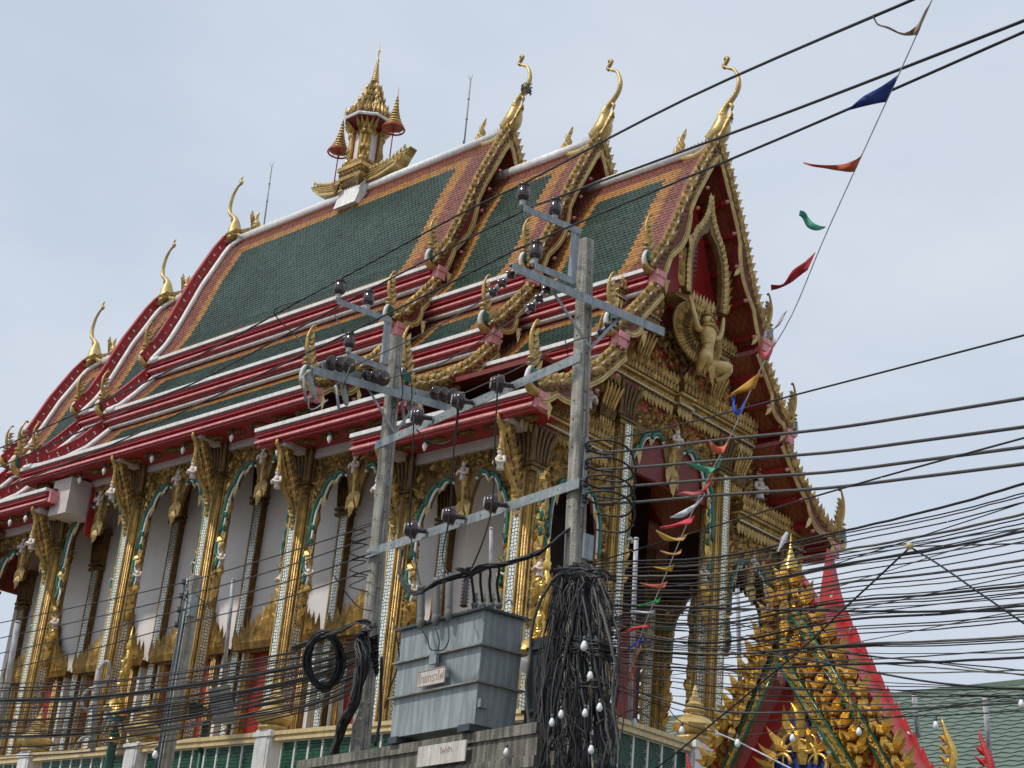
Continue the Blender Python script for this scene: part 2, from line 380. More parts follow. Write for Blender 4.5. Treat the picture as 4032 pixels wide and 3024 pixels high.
def moulding(sec, k, side, x0, x1, cap):
    w, z = prof(sec, k)[-1]; m = MB()
    st = [(.06, z-.03, z+.05, 1), (-.03, z-.06, z-.03, 0), (.02, z-.088, z-.06, 0), (-.03, z-.112, z-.088, 0), (.02, z-.140, z-.112, 0), (-.06, z-.175, z-.14, 0)]
    for o_, z0, z1, mi in st: 
        a, b = side*(w-.14), side*(w+.02+o_); m.bx(x0, x1, min(a, b), max(a, b), z0, z1, mi)
    # pink cove
    y0, y1 = side*(w-.03), side*(w+.045)
    m.prism([(y0, z-.175), (side*(w-.14), z-.175), (side*(w-.14), z-.275), (y1, z-.275), (y1, z-.25)], (x0+.002, 0, 0), Y, Z, X, x1-x0-.004, 2)
    a, b = side*(w-.14), side*(w-.045); m.bx(x0, x1, min(a, b), max(a, b), z-.345, z-.277, 0)
    o = m.build('fascia_moulding' if k == 2 else 'tier_moulding', ['red', 'white', 'pink'], TP)
    # boxed red end of the moulding
    e = MB(); xe, xd = cap
    if xd:
        a, b = side*(w-.26), side*(w-.02); 
        e.bx(min(xe, xe+xd), max(xe, xe+xd), min(a, b), max(a, b), z-.30, z-.02, 0); e.bx(min(xe+xd, xe+xd*1.12), max(xe+xd, xe+xd*1.12), side*(w-.30) if side > 0 else side*(w+.0), side*(w+.0) if side > 0 else side*(w-.30), z-.12, z+.0, 0)
        e.build('moulding_end', ['pink'], o)
    return o

def capping(sec, k, side, x0, x1, roundl=False, roundr=False):       # white mortar ridge or flashing
    P = prof(sec, k); w, z = P[0]; m = MB()
    if k == 0:
        if side < 0: m.tube([(x0, 0, z+.06), (x1, 0, z+.06)], .155, 10, 0, sq=.95); m.build('ridge_cap', ['white'], TP)
    else:
        m.tube([(x0, side*(w+.13), z-.035), (x1, side*(w+.13), z-.035)], .075, 8, 0, sq=.7); m.build('roof_flashing', ['white'], TP)

def rake_cap(sec, k, side, x, first=True):                            # white band that follows a rear rake
    P = prof(sec, k); Lt, f = resample(P, 0); m = MB(); n = 14
    pts = []
    if k == 0: pts += [(x+.75, 0, P[0][1]+.06), (x+.35, side*.06, P[0][1]+.02)]
    s0 = .25 if k == 0 else .0
    for i in range(n+1):
        s = lerp(s0, Lt, i/n); w, z = off(f, Lt, s, .06); pts.append((x, side*w, z))
    w, z = P[-1]; pts.append((x+.35, side*(w+.05), z+.03)); 
    m.tube(smooth_path(pts, 3), .075, 8, 0); m.build('rake_capping', ['white'], TP)

def board(sec, k, side, xf, nd, rear=False):
    """carved bargeboard of one tier in the plane x = xf, showing face towards nd"""
    P = prof(sec, k); Lt, f = resample(P, 0); s0 = .0; n = 36
    def lo(s):
        t = s/Lt; b = -.19
        if t > .5: b -= .15*abs(math.sin((t-.5)/.5*PI*1.5))+.02
        if k and t > .8: b += .1*(t-.8)/.2
        return b
    up = [off(f, Lt, Lt*i/n, .36 if rear else .20) for i in range(n+1)]; dn = [off(f, Lt, Lt*i/n, lo(Lt*i/n)) for i in range(n+1)]
    if k == 0: up = [(0, P[0][1]+.55)]+[p for p in up if p[0] > .12]; dn = [(0, P[0][1]-.42)]+[p for p in dn if p[0] > .08]
    th = .13
    pts = [(side*w, z) for w, z in up]+[(side*w, z) for w, z in reversed(dn)]
    b = MB(); b.prism(pts, (xf, 0, 0), Y, Z, X*nd, th, 0)
    o = b.build('bargeboard', ['red' if rear else 'dred'], TP)
    N = V(1 if rear else nd, 0, 0); xs = (xf+.004 if nd < 0 else xf+th+.004) if rear else xf+nd*(th+.003)
    fac = MB(); G = 0
    m_ = int(Lt/(.30 if rear else .17))
    for i in range(m_):
        s = (i+.5)/m_*Lt; w, z = off(f, Lt, s, .22 if rear else .10); w2, z2 = off(f, Lt, s+.02, .22 if rear else .10); p = V(xs, side*w, z)
        d = V(0, side*(w-w2), z-z2)
        if w < .1: continue
        wo, zo = off(f, Lt, s, .30)
        nn = V(0, side*(wo-w), zo-z).normalized()
        if rear:
            for sg in (-1, 1): fac.leaf(p+nn*R.uniform(-.02, .02), nn*sg+d.normalized()*.3, N, .06*R.uniform(.6, 1.2), .06, .02, 4 if i % 3 else 5)
            continue
        # fins of the top edge
        fac.leaf(V(xs, side*off(f, Lt, s, .14)[0], off(f, Lt, s, .14)[1]), d.normalized()*.8+nn, N, .21, .15, .06, 0, .3)
        fac.leaf(p+nn*R.uniform(-.02, .02), d.normalized()+nn*R.uniform(-.5, .5), N, .23*R.uniform(.8, 1.2), .17, .06, 0, R.uniform(-.4, .4)); fac.leaf(p-nn*.11+N*-.01, d.normalized()-nn*.3, N, .2, .13, .05, 3, R.uniform(-.4, .4)); fac.leaf(p-nn*.02-d.normalized()*.08, d.normalized()+nn*.4, N, .17, .10, .05, 1)
        if i % 2 == 0:
            q = p+nn*.015+N*.06; fac.leaf(q-d.normalized()*.04, d.normalized()+nn*.2, N, .12, .055, .03, 2)
    if not rear:
        for ofs, rr, mi in ((0.03, .024, 1), (.08, .036, 1), (.135, .020, 0)):
            line = []
            for i in range(n+1):
                s = Lt*i/n; b_ = lo(s)+ofs; w, z = off(f, Lt, s, b_); line.append(V(xs, side*w, z))
            if k == 0: line = [p for p in line if abs(p.y) > .1]; line = [V(xs, 0, P[0][1]-.42+ofs*2.3)]+line
            fac.tube(line, rr, 6, mi)
        # curls on the waves
        for t in ((.62, .95) if k else (.64, .97)):
            s = t*Lt; w, z = off(f, Lt, s, lo(s)+.02)
            fac.leaf(V(xs, side*(w-.05), z+.05), V(0, -side*.35, -1), N, .34, .14, .06, 1, .8)
    fac.build('bargeboard_carving' if not rear else 'bargeboard_studs', ['gold', 'goldp', 'mirror', 'goldd', 'white', 'pink'], o, kind='stuff')
    # purlin ends under the board
    if not rear:
        kn = MB(); cnt = int(Lt/.62)
        for i in range(cnt):
            s = (i+.7)/cnt*Lt; w, z = off(f, Lt, s, lo(s)-.09)
            if w < .15: continue
            kn.lathe((xf+nd*.10, side*w, z), [(0, -.02), (.04, 0), (.045, .04), (.02, .08), (0, .09)], 8, 0, ax=(nd, 0, 0))
        kn.build('purlin_end', ['pink'], o)
    return o

def naga_finial(sec, k, side, xf, nd, small=1.0):
    w, z = prof(sec, k)[-1]; S = small*(.93 if k < 2 else 1.02)
    dw = .22; c = V(xf+nd*.07, 0, 0)
    m = MB(); q = lambda a, b, x=0: V(xf+nd*(.07+x), side*(w+a*S), z+b*S)
    body = [(-.42, .1), (-.15, -.02), (.13, -.02), (.24, .12), (.21, .30), (.14, .42), (.15, .56), (.22, .78), (.24, 1.0), (.19, 1.18), (.12, 1.30), (.08, 1.26)]
    rad = [.06, .08, .09, .07, .05, .042, .052, .048, .036, .026, .018, .032]
    m.tube(smooth_path([q(a, b) for a, b in body], 3), rsm([r*S for r in rad], 3), 8, 0)
    for a, b in ((.20, .42), (.21, .52)): m.lathe(q(a, b-.02), [(.05*S, 0), (.082*S, .02), (.05*S, .05)], 8, 1)
    for a, b, L in ((.08, .50, .26), (.11, .62, .24), (.14, .74, .22), (.16, .86, .2), (.16, .97, .18), (.10, .44, .28), (.04, .34, .28), (-.1, .06, .34), (-.22, .06, .3), (.0, .2, .3)):
        m.leaf(q(a, b), V(0, -side*.75, 1), V(nd, 0, 0), L*S, .11*S, .06, 1, -.6); m.leaf(q(a, b), V(0, -side*.75, 1), V(-nd, 0, 0), L*S, .11*S, .06, 1, .6)
    m.tube(smooth_path([q(.25, .02, .02), q(.29, .14, .02), q(.26, .28, .02), q(.18, .38, .02)], 3), [.042*S]*10, 6, 2)
    m.prism([(side*(w+a*S), z+b*S) for a, b in ((.02, .12), (.2, .14), (.22, .36), (.05, .30))], (xf+nd*.02, 0, 0), Y, Z, X*nd, .13, 3)
    return m.build('naga_finial', ['gold', 'goldp', 'white', 'teal'], TP)

def chofa(x, zr, nd, front=True, nest=False):
    m = MB(); q = lambda a, b: V(x+nd*a, 0, zr+b)
    if front:
        m.tube(smooth_path([q(-.15, .25), q(.05, .42), q(.12, .62), q(.10, .85), q(.16, 1.0), q(.28, 1.12), q(.44, 1.3), q(.50, 1.5), q(.47, 1.72), q(.36, 1.92), q(.2, 2.02), q(.12, 2.08)], 4),
               rsm([.24, .25, .21, .13, .09, .075, .066, .066, .055, .048, .04, .035], 4), 10, 0, sq=.75)
        m.tube(smooth_path([q(.12, 2.06), q(.08, 2.12), q(.14, 2.2), q(.18, 2.28), q(.12, 2.31), q(.08, 2.27)], 3), rsm([.045, .05, .05, .05, .045, .02], 3), 6, 1)
        m.tube([q(.28, 1.08), q(.36, .98), q(.34, .88)], [.06, .04, .015], 6, 0)        # beak
        for i in range(16):
            a = i/15; m.leaf(q(-.12+.25*a, .25+.5*a)+V(0, -.20+.09*a, 0), V(nd*.2, 0, 1), V(0, -1, 0), .16, .13, .04, 1)
            m.leaf(q(.02+.2*a, .2+.5*a)+V(nd*.12, -.14+.1*a, 0), V(nd*.2, 0, 1), V(nd, -1, 0), .15, .12, .04, 1)
    else:
        m.tube(smooth_path([q(.0, .0), q(.12, .25), q(.18, .5), q(.2, .75), q(.35, .92), q(.55, 1.08), q(.62, 1.35), q(.56, 1.7), q(.42, 1.92), q(.30, 2.0)], 4),
               rsm([.34, .27, .2, .10, .085, .075, .06, .05, .04, .03], 4), 10, 0, sq=.75)
        m.tube(smooth_path([q(.32, 1.98), q(.25, 2.04), q(.32, 2.12), q(.22, 2.24)], 3), rsm([.04, .06, .045, .01], 3), 6, 1)
        m.tube([q(.4, .95), q(.42, .83), q(.38, .72)], [.06, .04, .015], 6, 0)
        for i in range(10):
            a = i/9; m.leaf(q(-.3+.5*a, .05+.03*i % .1)+V(0, -.27, 0), V(-nd*.5, 0, .3), V(0, -1, .2), .2, .13, .05, 1)
    # the little tail on the ridge behind
    dx = -.95 if front else -.72
    m.tube(smooth_path([q(-.1, .15), q(dx*.55, .02), q(dx, .12), q(dx-.12, .32), q(dx-.02, .48), q(dx-.14, .72)], 3), rsm([.16, .13, .13, .11, .09, .015], 3), 8, 0)
    for i in range(6): m.leaf(q(dx-.02+.02*i, .1+.09*i)-Y*.08, V(-nd*(.9-.2*i), 0, 1), V(0, -1, 0), .24, .15, .06, i % 2, .5)
    for i in range(9): m.leaf(q(dx*(.9-.1*i), .06+.01*i)-Y*.10, V(-nd*.6, 0, 1), V(0, -1, .2), .2, .14, .05, i % 2, .4)
    o = m.build('roof_apex_finial', ['goldp', 'gold'], TP)
    if front:
        b = MB(); b.tube([q(.34, .88), q(.33, .78)], .008, 4, 0); b.lathe(q(.33, .66), [(.0, 0), (.055, .02), (.04, .09), (.01, .12)], 8, 0); b.leaf(q(.33, .66), V(nd*.3, 0, -1), V(0, -1, 0), .14, .09, .01, 1)
        b.build('wind_bell', ['tankd', 'white'], o)
    if nest:
        b = MB()
        for i in range(40):
            a = R.uniform(0, 6.28); e = R.uniform(-1, 1); c = q(.42, 1.22); d = V(math.cos(a), math.sin(a), e)*.12; d2 = V(math.cos(a+1.4), math.sin(a+1.4), R.uniform(-1, 1))*.14
            b.tube([c+d, c+d2], .012, 4, 0)
        b.build('twig_nest', ['bronzec'], o)
    return o

# gable walls that close each roof section, red
def gable_wall(sec, k_top, x, t, material='dred', zlow=None):
    P = []
    for k in range(3): P += [off(resample(prof(sec, k), 0)[1], resample(prof(sec, k), 0)[0], s, -.14) for s in (np.linspace(0.02, resample(prof(sec, k), 0)[0], 8))]
    right = [(w, z) for w, z in P]; pts = [(-w, z) for w, z in right]+[(w, z) for w, z in reversed(right)]
    m = MB(); m.prism(pts, (x, 0, 0), Y, Z, X, t, 0)
    return m.build('gable_wall', [material], TP)
for sx in (1, -1):
    gable_wall('A', 0, sx*5.02-.05, .1); gable_wall('B', 0, sx*7.95-.05, .1); gable_wall('C', 0, sx*10.90-.05, .1)

for sec in 'ABC':
    c = SECX[sec]
    for k in range(3):
        for side in (-1, 1):
            if sec == 'A':
                ends = [(5.3, -1, .82 if k == 0 else .5, .38), (-5.2, 1, .60 if k == 0 else .5, .30)]
                tile_slab('A', k, side, -5.25, 5.32, zone_fn(k, ends), 'a', coarse=(side > 0))
                moulding('A', k, side, -5.35, 5.40, (5.40, .2 if k < 2 else .12))
                capping('A', k, side, -5.0 if k == 0 else -5.25, 5.38)
                rake_cap('A', k, side, -5.2)
            else:
                xin = {('B', 0): 4.9, ('B', 1): 4.7, ('B', 2): 3.92, ('C', 0): 7.7, ('C', 1): 7.6, ('C', 2): 6.98}[(sec, k)]
                pin = 5.50 if sec == 'B' else 8.45
                zf = zone_fn(k, [(c-.04, -1, .56, .36), (pin, 1, .05, .32)] if k < 2 else [(c-.04, -1, .3, .3)])
                zr = zone_fn(k, [(-c+.12, 1, .48, .28)])
                tile_slab(sec, k, side, xin, c-.04, zf, 'f', single=300 if (sec == 'C' and k == 0 and side < 0) else 0, coarse=(side > 0))
                tile_slab(sec, k, side, -c+.12, -xin, zr, 'r', coarse=(side > 0))
                moulding(sec, k, side, xin, c+.02, (c+.02, .2 if k < 2 else .12)); moulding(sec, k, side, -c, -xin, (-xin, .1 if k == 2 else 0))
                capping(sec, k, side, xin, c); capping(sec, k, side, -c+.75 if k == 0 else -c+.1, -xin)
                rake_cap(sec, k, side, -c+.16)
            board(sec, k, side, c, 1); naga_finial(sec, k, side, c, 1)
            if side < 0:
                board(sec, k, side, -c+.02, -1, rear=True); naga_finial(sec, k, side, -c, -1)
for sec, xa in (('A', 5.05), ('B', 7.98), ('C', 10.93)):
    for k in range(3):
        P = prof(sec, k); Lt, f = resample(P, 0)
        for side in (-1, 1):
            cnt = max(2, int(Lt/.62))
            for i in range(cnt):
                s = (i+.7)/cnt*Lt; w, z = off(f, Lt, s, -.19)
                if w < .12: continue
                m = MB(); w2, z2 = off(f, Lt, s+.06, -.19); d_ = V(0, side*(w2-w), z2-z).normalized(); n_ = V(0, -d_.z, d_.y)
                m.obox(((xa+SECX[sec])/2, side*w, z), X*((SECX[sec]-xa)/2), d_*.055, n_*.06, 0); m.build('purlin', ['red'], TP)
chofa(5.45, 13.1, 1, nest=True); chofa(8.40, 11.83, 1); chofa(11.76, 10.6, 1)
chofa(-5.2, 13.25, -1, False); chofa(-8.12, 12.0, -1, False); chofa(-11.45, 10.75, -1, False)
# white closing block under the eave where the lower rear roof begins
m = MB(); m.bx(-4.15, -3.40, -4.75, -4.02, 3.34, 4.24); m.bx(-3.352, -3.30, -4.2, -4.02, 2.9, 4.2, 1); m.build('eave_closing_block', ['greytrim', 'red'], TP)

# ------------------------------------------------------------------ spire on the ridge
def spire():
    base = MB(); zr = 13.2
    # white saddle and the two curved gunwales along the ridge
    base.prism([(-.46, -.55), (.46, -.55), (.24, .28), (-.24, .28)], (-.42, 0, zr), Y, Z, X, .84, 0)
    sp = base.build('ridge_spire', ['white'], TP)
    wing = MB()
    for sg in (-1, 1):
        for j in range(4):
            x1 = .55+1.30-.12*(3-j); z0 = zr+.16+.095*j
            pts = [(.3, z0), (x1*.6, z0+.02), (x1, z0+.16), (x1+.12, z0+.32), (x1, z0+.30), (x1*.6, z0+.145), (.3, z0+.12)]
            wing.prism([(sg*a, b) for a, b in pts], (0, -.20+.025*j, 0), X, Z, Y, .40-.05*j, j % 2)
        for i in range(11):
            a = .45+.13*i; wing.leaf((sg*a, -.14, zr+.52+.28*max(0, (a-.9)/.95)**2), (sg*.35, 0, 1), (0, -1, 0), .15, .13, .06, 0)
    for sg in (-1, 1):
        for sy_ in (-1, 1):
            for j in range(4):
                x1 = .55+1.30-.12*(3-j); z0 = zr+.16+.095*j; wing.tube(smooth_path([V(sg*.3, sy_*(.205-.025*j), z0+.115), V(sg*x1*.6, sy_*(.205-.025*j), z0+.135), V(sg*x1, sy_*(.205-.025*j), z0+.29)], 3), .022, 6, 0)
    wing.build('curved_ridge_base', ['goldp', 'gold'], sp)
    b = MB()                                                     # stepped lotus base, narrow at the foot
    def sq(z0, z1, w0, w1, mi=0): b.prism([(0, 0), (1, 0), (1, 1), (0, 1)], (0, 0, 0), X*0, Y*0, Z, 0) if 0 else b.lathe((0, 0, 0), [(w0*1.414, z0), (w1*1.414, z1)], 4, mi, rot=PI/4, sm=False)
    steps = [(13.3, 13.5, .34, .46), (13.5, 13.62, .50, .50), (13.62, 13.78, .44, .52), (13.78, 13.9, .56, .56), (13.9, 14.02, .48, .44), (14.02, 14.14, .46, .40)]
    for z0, z1, a, c in steps: sq(z0, z1, a, c)
    for z, w, L in ((13.3, .40, .26), (13.62, .50, .2), (13.9, .46, .18)):
        for i in range(4):
            n = (X, Y, -X, -Y)[i]; u = (Y, -X, -Y, X)[i]
            for j in range(7):
                b.leaf(n*w+u*((j-3)/3.2*w)+Z*z, Z, n, L, .14, .05, 1)
    # corner pendants below the base
    for a in (-1, 1):
        for c in (-1, 1): b.leaf((a*.46, c*.46, 13.5), (a*.1, c*.1, -1), (a, c, 0), .42, .36, .2, 1)
    b.build('spire_base', ['gold', 'goldd'], sp)
    s = MB()                                                     # shaft: redented gilt corners, white niches
    for a in (-1, 1):
        for c in (-1, 1):
            for k_, (dx, dy) in enumerate(((.34, .34), (.40, .24), (.24, .40))):
                s.bx(a*dx-.055, a*dx+.055, c*dy-.055, c*dy+.055, 14.1, 15.22, 0)
    for i in range(4):
        n = (X, Y, -X, -Y)[i]; u = (Y, -X, -Y, X)[i]
        for a_ in (-1, 1):
            for z_ in (14.15, 14.35, 14.85, 15.0): s.leaf(n*.45+u*(a_*.33)+Z*z_, Z*(1 if z_ > 14.3 else -1), n, .2, .16, .05, 0); s.leaf(n*.46+u*(a_*.26)+Z*z_, Z, n, .16, .10, .05, 0)
    s.build('spire_shaft', ['gold'], sp)
    n_ = MB()
    for i in range(4):
        n = (X, Y, -X, -Y)[i]; u = (Y, -X, -Y, X)[i]
        n_.obox(n*.30+Z*14.6, u*.17, n*.03, Z*.5, 0)
        for a in (-1, 1): n_.obox(n*.33+u*(a*.20)+Z*14.6, u*.035, n*.03, Z*.52, 1)
        n_.leaf(n*.33+Z*15.22, -Z, n, .34, .36, .04, 2)
    n_.build('white_niche', ['white', 'redb', 'gold'], sp)
    c = MB()
    for a_ in (-1, 1):
        for c_ in (-1, 1):
            for k_ in range(5): dd = V(a_*(1+.25*(k_-2)), c_*(1-.25*(k_-2)), 0).normalized(); c.leaf(dd*.46+Z*14.98, Z+dd*1.1, dd, .46, .15, .06, 0)
    c.lathe((0, 0, 0), [(.48, 15.12), (.80, 15.28), (.80, 15.31)], 8, 2, rot=PI/8, sm=False)
    c.lathe((0, 0, 0), [(.81, 15.31), (.83, 15.36), (.78, 15.42)], 8, 3, rot=PI/8, sm=False)
    lev = [(15.42, .78, .54), (15.70, .58, .40), (15.95, .43, .30), (16.18, .32, .22), (16.40, .24, .11)]
    for i, (z, w0, w1) in enumerate(lev):
        z1 = lev[i+1][0] if i < 4 else 16.66
        c.lathe((0, 0, 0), [(w0, z), (w0*.96, z+.06), (w1, z1)], 8, 1, rot=PI/8, sm=False)
        cnt = max(8, int(w0*2*PI/.14))
        for j in range(cnt):
            th = 2*PI*j/cnt; d = V(math.cos(th), math.sin(th), 0); c.leaf(d*w0*.95+Z*z, Z*1+d*(-.15 if i == 0 else -.3), d, .30 if i == 0 else .27, .12, .06, j % 2)
        if i == 0:
            for q_ in range(cnt): th = 2*PI*(q_+.5)/cnt; d = V(math.cos(th), math.sin(th), 0); c.leaf(d*w0*.82+Z*(z+.12), Z*1+d*(-.35), d, .32, .13, .06, 0)
        for j in range(8):
            th = PI/8+PI/4*j; d = V(math.cos(th), math.sin(th), 0); c.leaf(d*w0+Z*(z+.02), Z+d*.1, d, .22 if i else .26, .11, .06, 0)
    c.build('tiered_crown', ['gold', 'goldd', 'dred', 'white'], sp)
    t = MB(); pr = [(.14, 16.6), (.09, 16.72)]
    z = 16.72; r = .115
    while z < 17.25: pr += [(r, z), (r*1.05, z+.03), (r*.72, z+.05)]; z += .075; r *= .90
    pr += [(.05, 17.3), (.028, 17.35), (.05, 17.42), (.022, 17.5), (.018, 17.7), (.04, 17.75), (.01, 17.82), (.004, 18.0)]
    t.lathe((0, 0, 0), pr, 12, 0); t.build('spire_needle', ['goldp'], sp)
    for ch in sp.children:
        if ch.name.split('.')[0] in ('spire_base', 'spire_shaft', 'white_niche', 'tiered_crown'): ch.scale = (.84, .84, 1)
    for x_ in (-1.13, 1.05):
        u = MB(); x0 = x_; zb = 14.0; zt = 15.05
        u.tube([(x0, 0, zb-.15), (x0, 0, zt)], .018, 6, 1)
        u.tube([V(x0+.30*math.cos(a), .30*math.sin(a), 14.86) for a in np.linspace(0, 2*PI, 21)], .025, 6, 1)
        for k_ in range(4): a = k_*PI/4; u.tube([V(x0+.30*math.cos(a), .30*math.sin(a), 14.86), V(x0-.30*math.cos(a), -.30*math.sin(a), 14.86)], .012, 4, 1)
        z = 14.92; r = .28
        while r > .04: u.lathe((x0, 0, 0), [(r, z), (r*.97, z+.05), (r*.72, z+.09)], 12, 0); z += .10; r *= .80
        u.lathe((x0, 0, 0), [(.03, z), (.015, z+.1), (.003, z+.38)], 8, 0)
        u.build('ceremonial_umbrella', ['gold', 'redb'], sp)
spire()
def rod(px0, py0, px1, py1, nm):
    p = onp(px0, py0, V(0, 0, 0), Y); q = onp(px1, py1, V(0, 0, 0), Y); m = MB()
    m.tube([p, q], .022, 6, 0); L = (q-p).length
    for f_ in (.45, .72): m.tube([p.lerp(q, f_), p.lerp(q, f_+.02)], .032, 6, 0)
    for a in range(3): m.tube([q-Z*.05, q+V(math.cos(a*2.1)*.07, math.sin(a*2.1)*.07, .12)], .008, 4, 0)
    m.build('lightning_rod', ['galv'], TP)
rod(1824, 604, 1853, 312, 'a'); rod(1036, 912, 1070, 655, 'b')
m = MB(); p = onp(1819, 604, V(0, 0, 0), Y); m.tube([p, p+Z*.38], .012, 5); m.build('short_aerial', ['tankd'], TP)

# ------------------------------------------------------------------ walls and columns
WY = 2.83; CY = 4.03; FL = -3.7; HX = 8.2
w_ = MB(); w_.bx(-HX, HX, -WY, -WY+.3, FL, 4.9, 0); w_.bx(-HX, HX, WY-.3, WY, FL, 4.9, 0); w_.bx(HX-.3, HX, -WY+.3, WY-.3, FL, 4.9, 0); w_.bx(-HX, -HX+.3, -WY+.3, WY-.3, FL, 4.9, 0)
hall = w_.build('hall_wall', ['wall'], TP)
COLX = [(10.89, 2.07), (7.73, 2.05), (4.64, 2.74), (1.64, 3.47), (-1.40, 3.47), (-4.48, 2.69), (-7.6, 2.05), (-10.8, 2.07)]

def make_figure():                                              # white praying deity with a gilt pointed crown, 0.6 m, facing -Y
    m = MB()
    m.tube(smooth_path([V(0, 0, -.02), V(0, 0, .08), V(0, 0, .2), V(0, 0, .27), V(0, 0, .31)], 2), rsm([.10, .085, .11, .09, .04], 2), 8, 0, sq=.7)
    m.lathe((0, -.01, .29), [(0, 0), (.045, .02), (.058, .07), (.045, .12), (0, .14)], 8, 0)
    for s_ in (-1, 1): m.tube(smooth_path([V(s_*.10, 0, .25), V(s_*.15, -.03, .14), V(s_*.08, -.12, .12), V(0, -.14, .18)], 2), rsm([.04, .035, .03, .025], 2), 6, 0)
    o = m.build('deity_figure', ['fig'], TP)
    c = MB(); c.lathe((0, 0, .40), [(.065, 0), (.07, .03), (.04, .06), (.045, .09), (.02, .14), (.022, .16), (.004, .28)], 8, 0)
    for s_ in (-1, 1): c.leaf((s_*.05, 0, .36), (s_*.4, 0, 1), (0, -1, 0), .12, .06, .02, 0)
    c.lathe((0, 0, .2), [(.112, 0), (.112, .025)], 8, 0, sy=.72); c.build('pointed_crown', ['gold'], o)
    return o
FIG = make_figure(); FIG_used = [False]
def figure(parent, loc, rz=0, sc=1.0, tilt=0):
    mw = Matrix.Translation(Vector(loc)) @ Matrix.Rotation(rz, 4, 'Z') @ Matrix.Rotation(tilt, 4, 'X') @ Matrix.Scale(sc, 4)
    off_ = Matrix.Translation(Vector((0, 0, 3.7))) if parent is TP else Matrix.Identity(4)
    if not FIG_used[0]:
        FIG_used[0] = True; FIG.parent = parent; FIG.matrix_parent_inverse = Matrix.Identity(4); FIG.matrix_basis = off_ @ mw; return FIG
    return clone(FIG, parent, off_ @ mw)

def make_column(h=7.4, w=.54):
    m = MB(); q = w/2
    m.bx(-q+.06, q-.06, -q+.06, q-.06, -h, .0, 0)
    for a in (-1, 1):
        for b in (-1, 1):
            for dx, dy, r in ((q-.05, q-.115, .026), (q-.115, q-.05, .026), (q-.075, q-.075, .030), (q-.10, q-.04, .014), (q-.04, q-.10, .014)):
                m.tube([(a*dx, b*dy, -h), (a*dx, b*dy, 0)], r, 6, 1)
    for n_, u_ in ((Y, X), (-Y, X), (X, Y), (-X, Y)):
        for s_ in (-1, 1): m.obox(n_*(q-.015)+u_*(s_*.105)-Z*(h/2), u_*.014, n_*.03, Z*(h/2), 2)
    col = m.build('column', ['gold', 'gold', 'goldp'], TP)
    p = MB()
    for n_, u_ in ((Y, X), (-Y, X), (X, Y), (-X, Y)): p.obox(n_*(q-.03)-Z*(h/2), u_*.092, n_*.03, Z*(h/2), 0)
    p.build('mosaic_panel', ['mos'], col)
    c = MB()
    for z0, z1, ww, mi in ((-.14, -.08, .25, 0), (-.08, -.02, .22, 1), (-.02, .05, .26, 0), (.05, .10, .21, 1), (.10, .15, .24, 0)):
        c.lathe((0, 0, 0), [(ww*1.414, z0), (ww*1.414, z1)], 4, mi, rot=PI/4, sm=False)
    c.lathe((0, 0, 0), [(.19*1.414, .15), (.20*1.414, .45), (.26*1.414, .82)], 4, 1, rot=PI/4, sm=False)
    c.lathe((0, 0, 0), [(.27*1.414, .82), (.24*1.414, .92)], 4, 2, rot=PI/4, sm=False)
    for i in range(4):
        n_ = (X, Y, -X, -Y)[i]; u = (Y, -X, -Y, X)[i]
        for j in range(5):
            t = (j-2)/2
            c.tube(smooth_path([n_*.205+u*(t*.17)+Z*.16, n_*.215+u*(t*.19)+Z*.45, n_*.25+u*(t*.22)+Z*.66, n_*.31+u*(t*.28)+Z*.84], 3), rsm([.035, .035, .04, .012], 3), 6, 0)
            c.leaf(n_*.20+u*(t*.19)+Z*.15, Z, n_, .2, .1, .05, 0)
        for j in range(6): c.leaf(n_*.23+u*((j-2.5)*.08)-Z*.10, -Z, n_, .16, .08, .03, 0)
        d = (n_+u).normalized(); c.tube(smooth_path([d*.27+Z*.16, d*.30+Z*.5, d*.38+Z*.7, d*.45+Z*.86], 3), rsm([.04, .04, .045, .012], 3), 6, 0)
    c.build('lotus_capital', ['goldd', 'goldd', 'dred'], col)
    return col
COL = make_column(); first = [True]
def column(x, y, zn):
    mw = Matrix.Translation(V(x, y, zn+3.7))
    if first[0]: first[0] = False; COL.parent = TP; COL.matrix_parent_inverse = Matrix.Identity(4); COL.matrix_basis = mw; return COL
    return clone(COL, TP, mw)

def make_bracket():                                              # origin at the column neck, reaches out to -Y
    m = MB(); q = lambda y, z, x=0: V(x, y, z)
    m.tube(smooth_path([q(-.15, -1.1), q(-.22, -.75), q(-.36, -.40), q(-.62, -.1), q(-.80, .25), q(-.84, .6), q(-.98, .80), q(-.92, .88)], 3), rsm([.02, .045, .06, .05, .045, .055, .045, .02], 3), 8, 0)
    m.tube(smooth_path([q(-.20, -.55), q(-.34, -.2), q(-.55, .2), q(-.68, .6), q(-.70, .86)], 3), rsm([.02, .03, .025, .03, .04], 3), 6, 1)
    m.tube(smooth_path([q(-.84, .55), q(-.72, .72), q(-.58, .74), q(-.52, .6)], 3), rsm([.05, .05, .045, .01], 3), 6, 0)
    for i in range(22):
        t = i/21; y = -.22-.62*t; z = -.85+1.5*t**.8
        m.leaf(q(y-.02, z-.05), V(0, -.25, 1 if i % 2 else .6), V(R.uniform(-.6, .6), -1, 0), .22, .13, .06, 0, R.uniform(-.6, .6))
        for sx_ in (-1, 1): m.leaf(q(y+.10, z, sx_*.04), V(0, .5-.9*(i % 2), .8), V(sx_, -.3, 0), .24, .14, .06, 0, R.uniform(-.5, .5))
    m.prism([(-.24, -.75), (-.40, -.35), (-.30, -.2), (-.22, -.35)], (-.045, 0, 0), Y, Z, X, .09, 2)
    return m.build('eave_bracket', ['gold', 'redb', 'teal'], TP)
BR = make_bracket(); bfirst = [True]
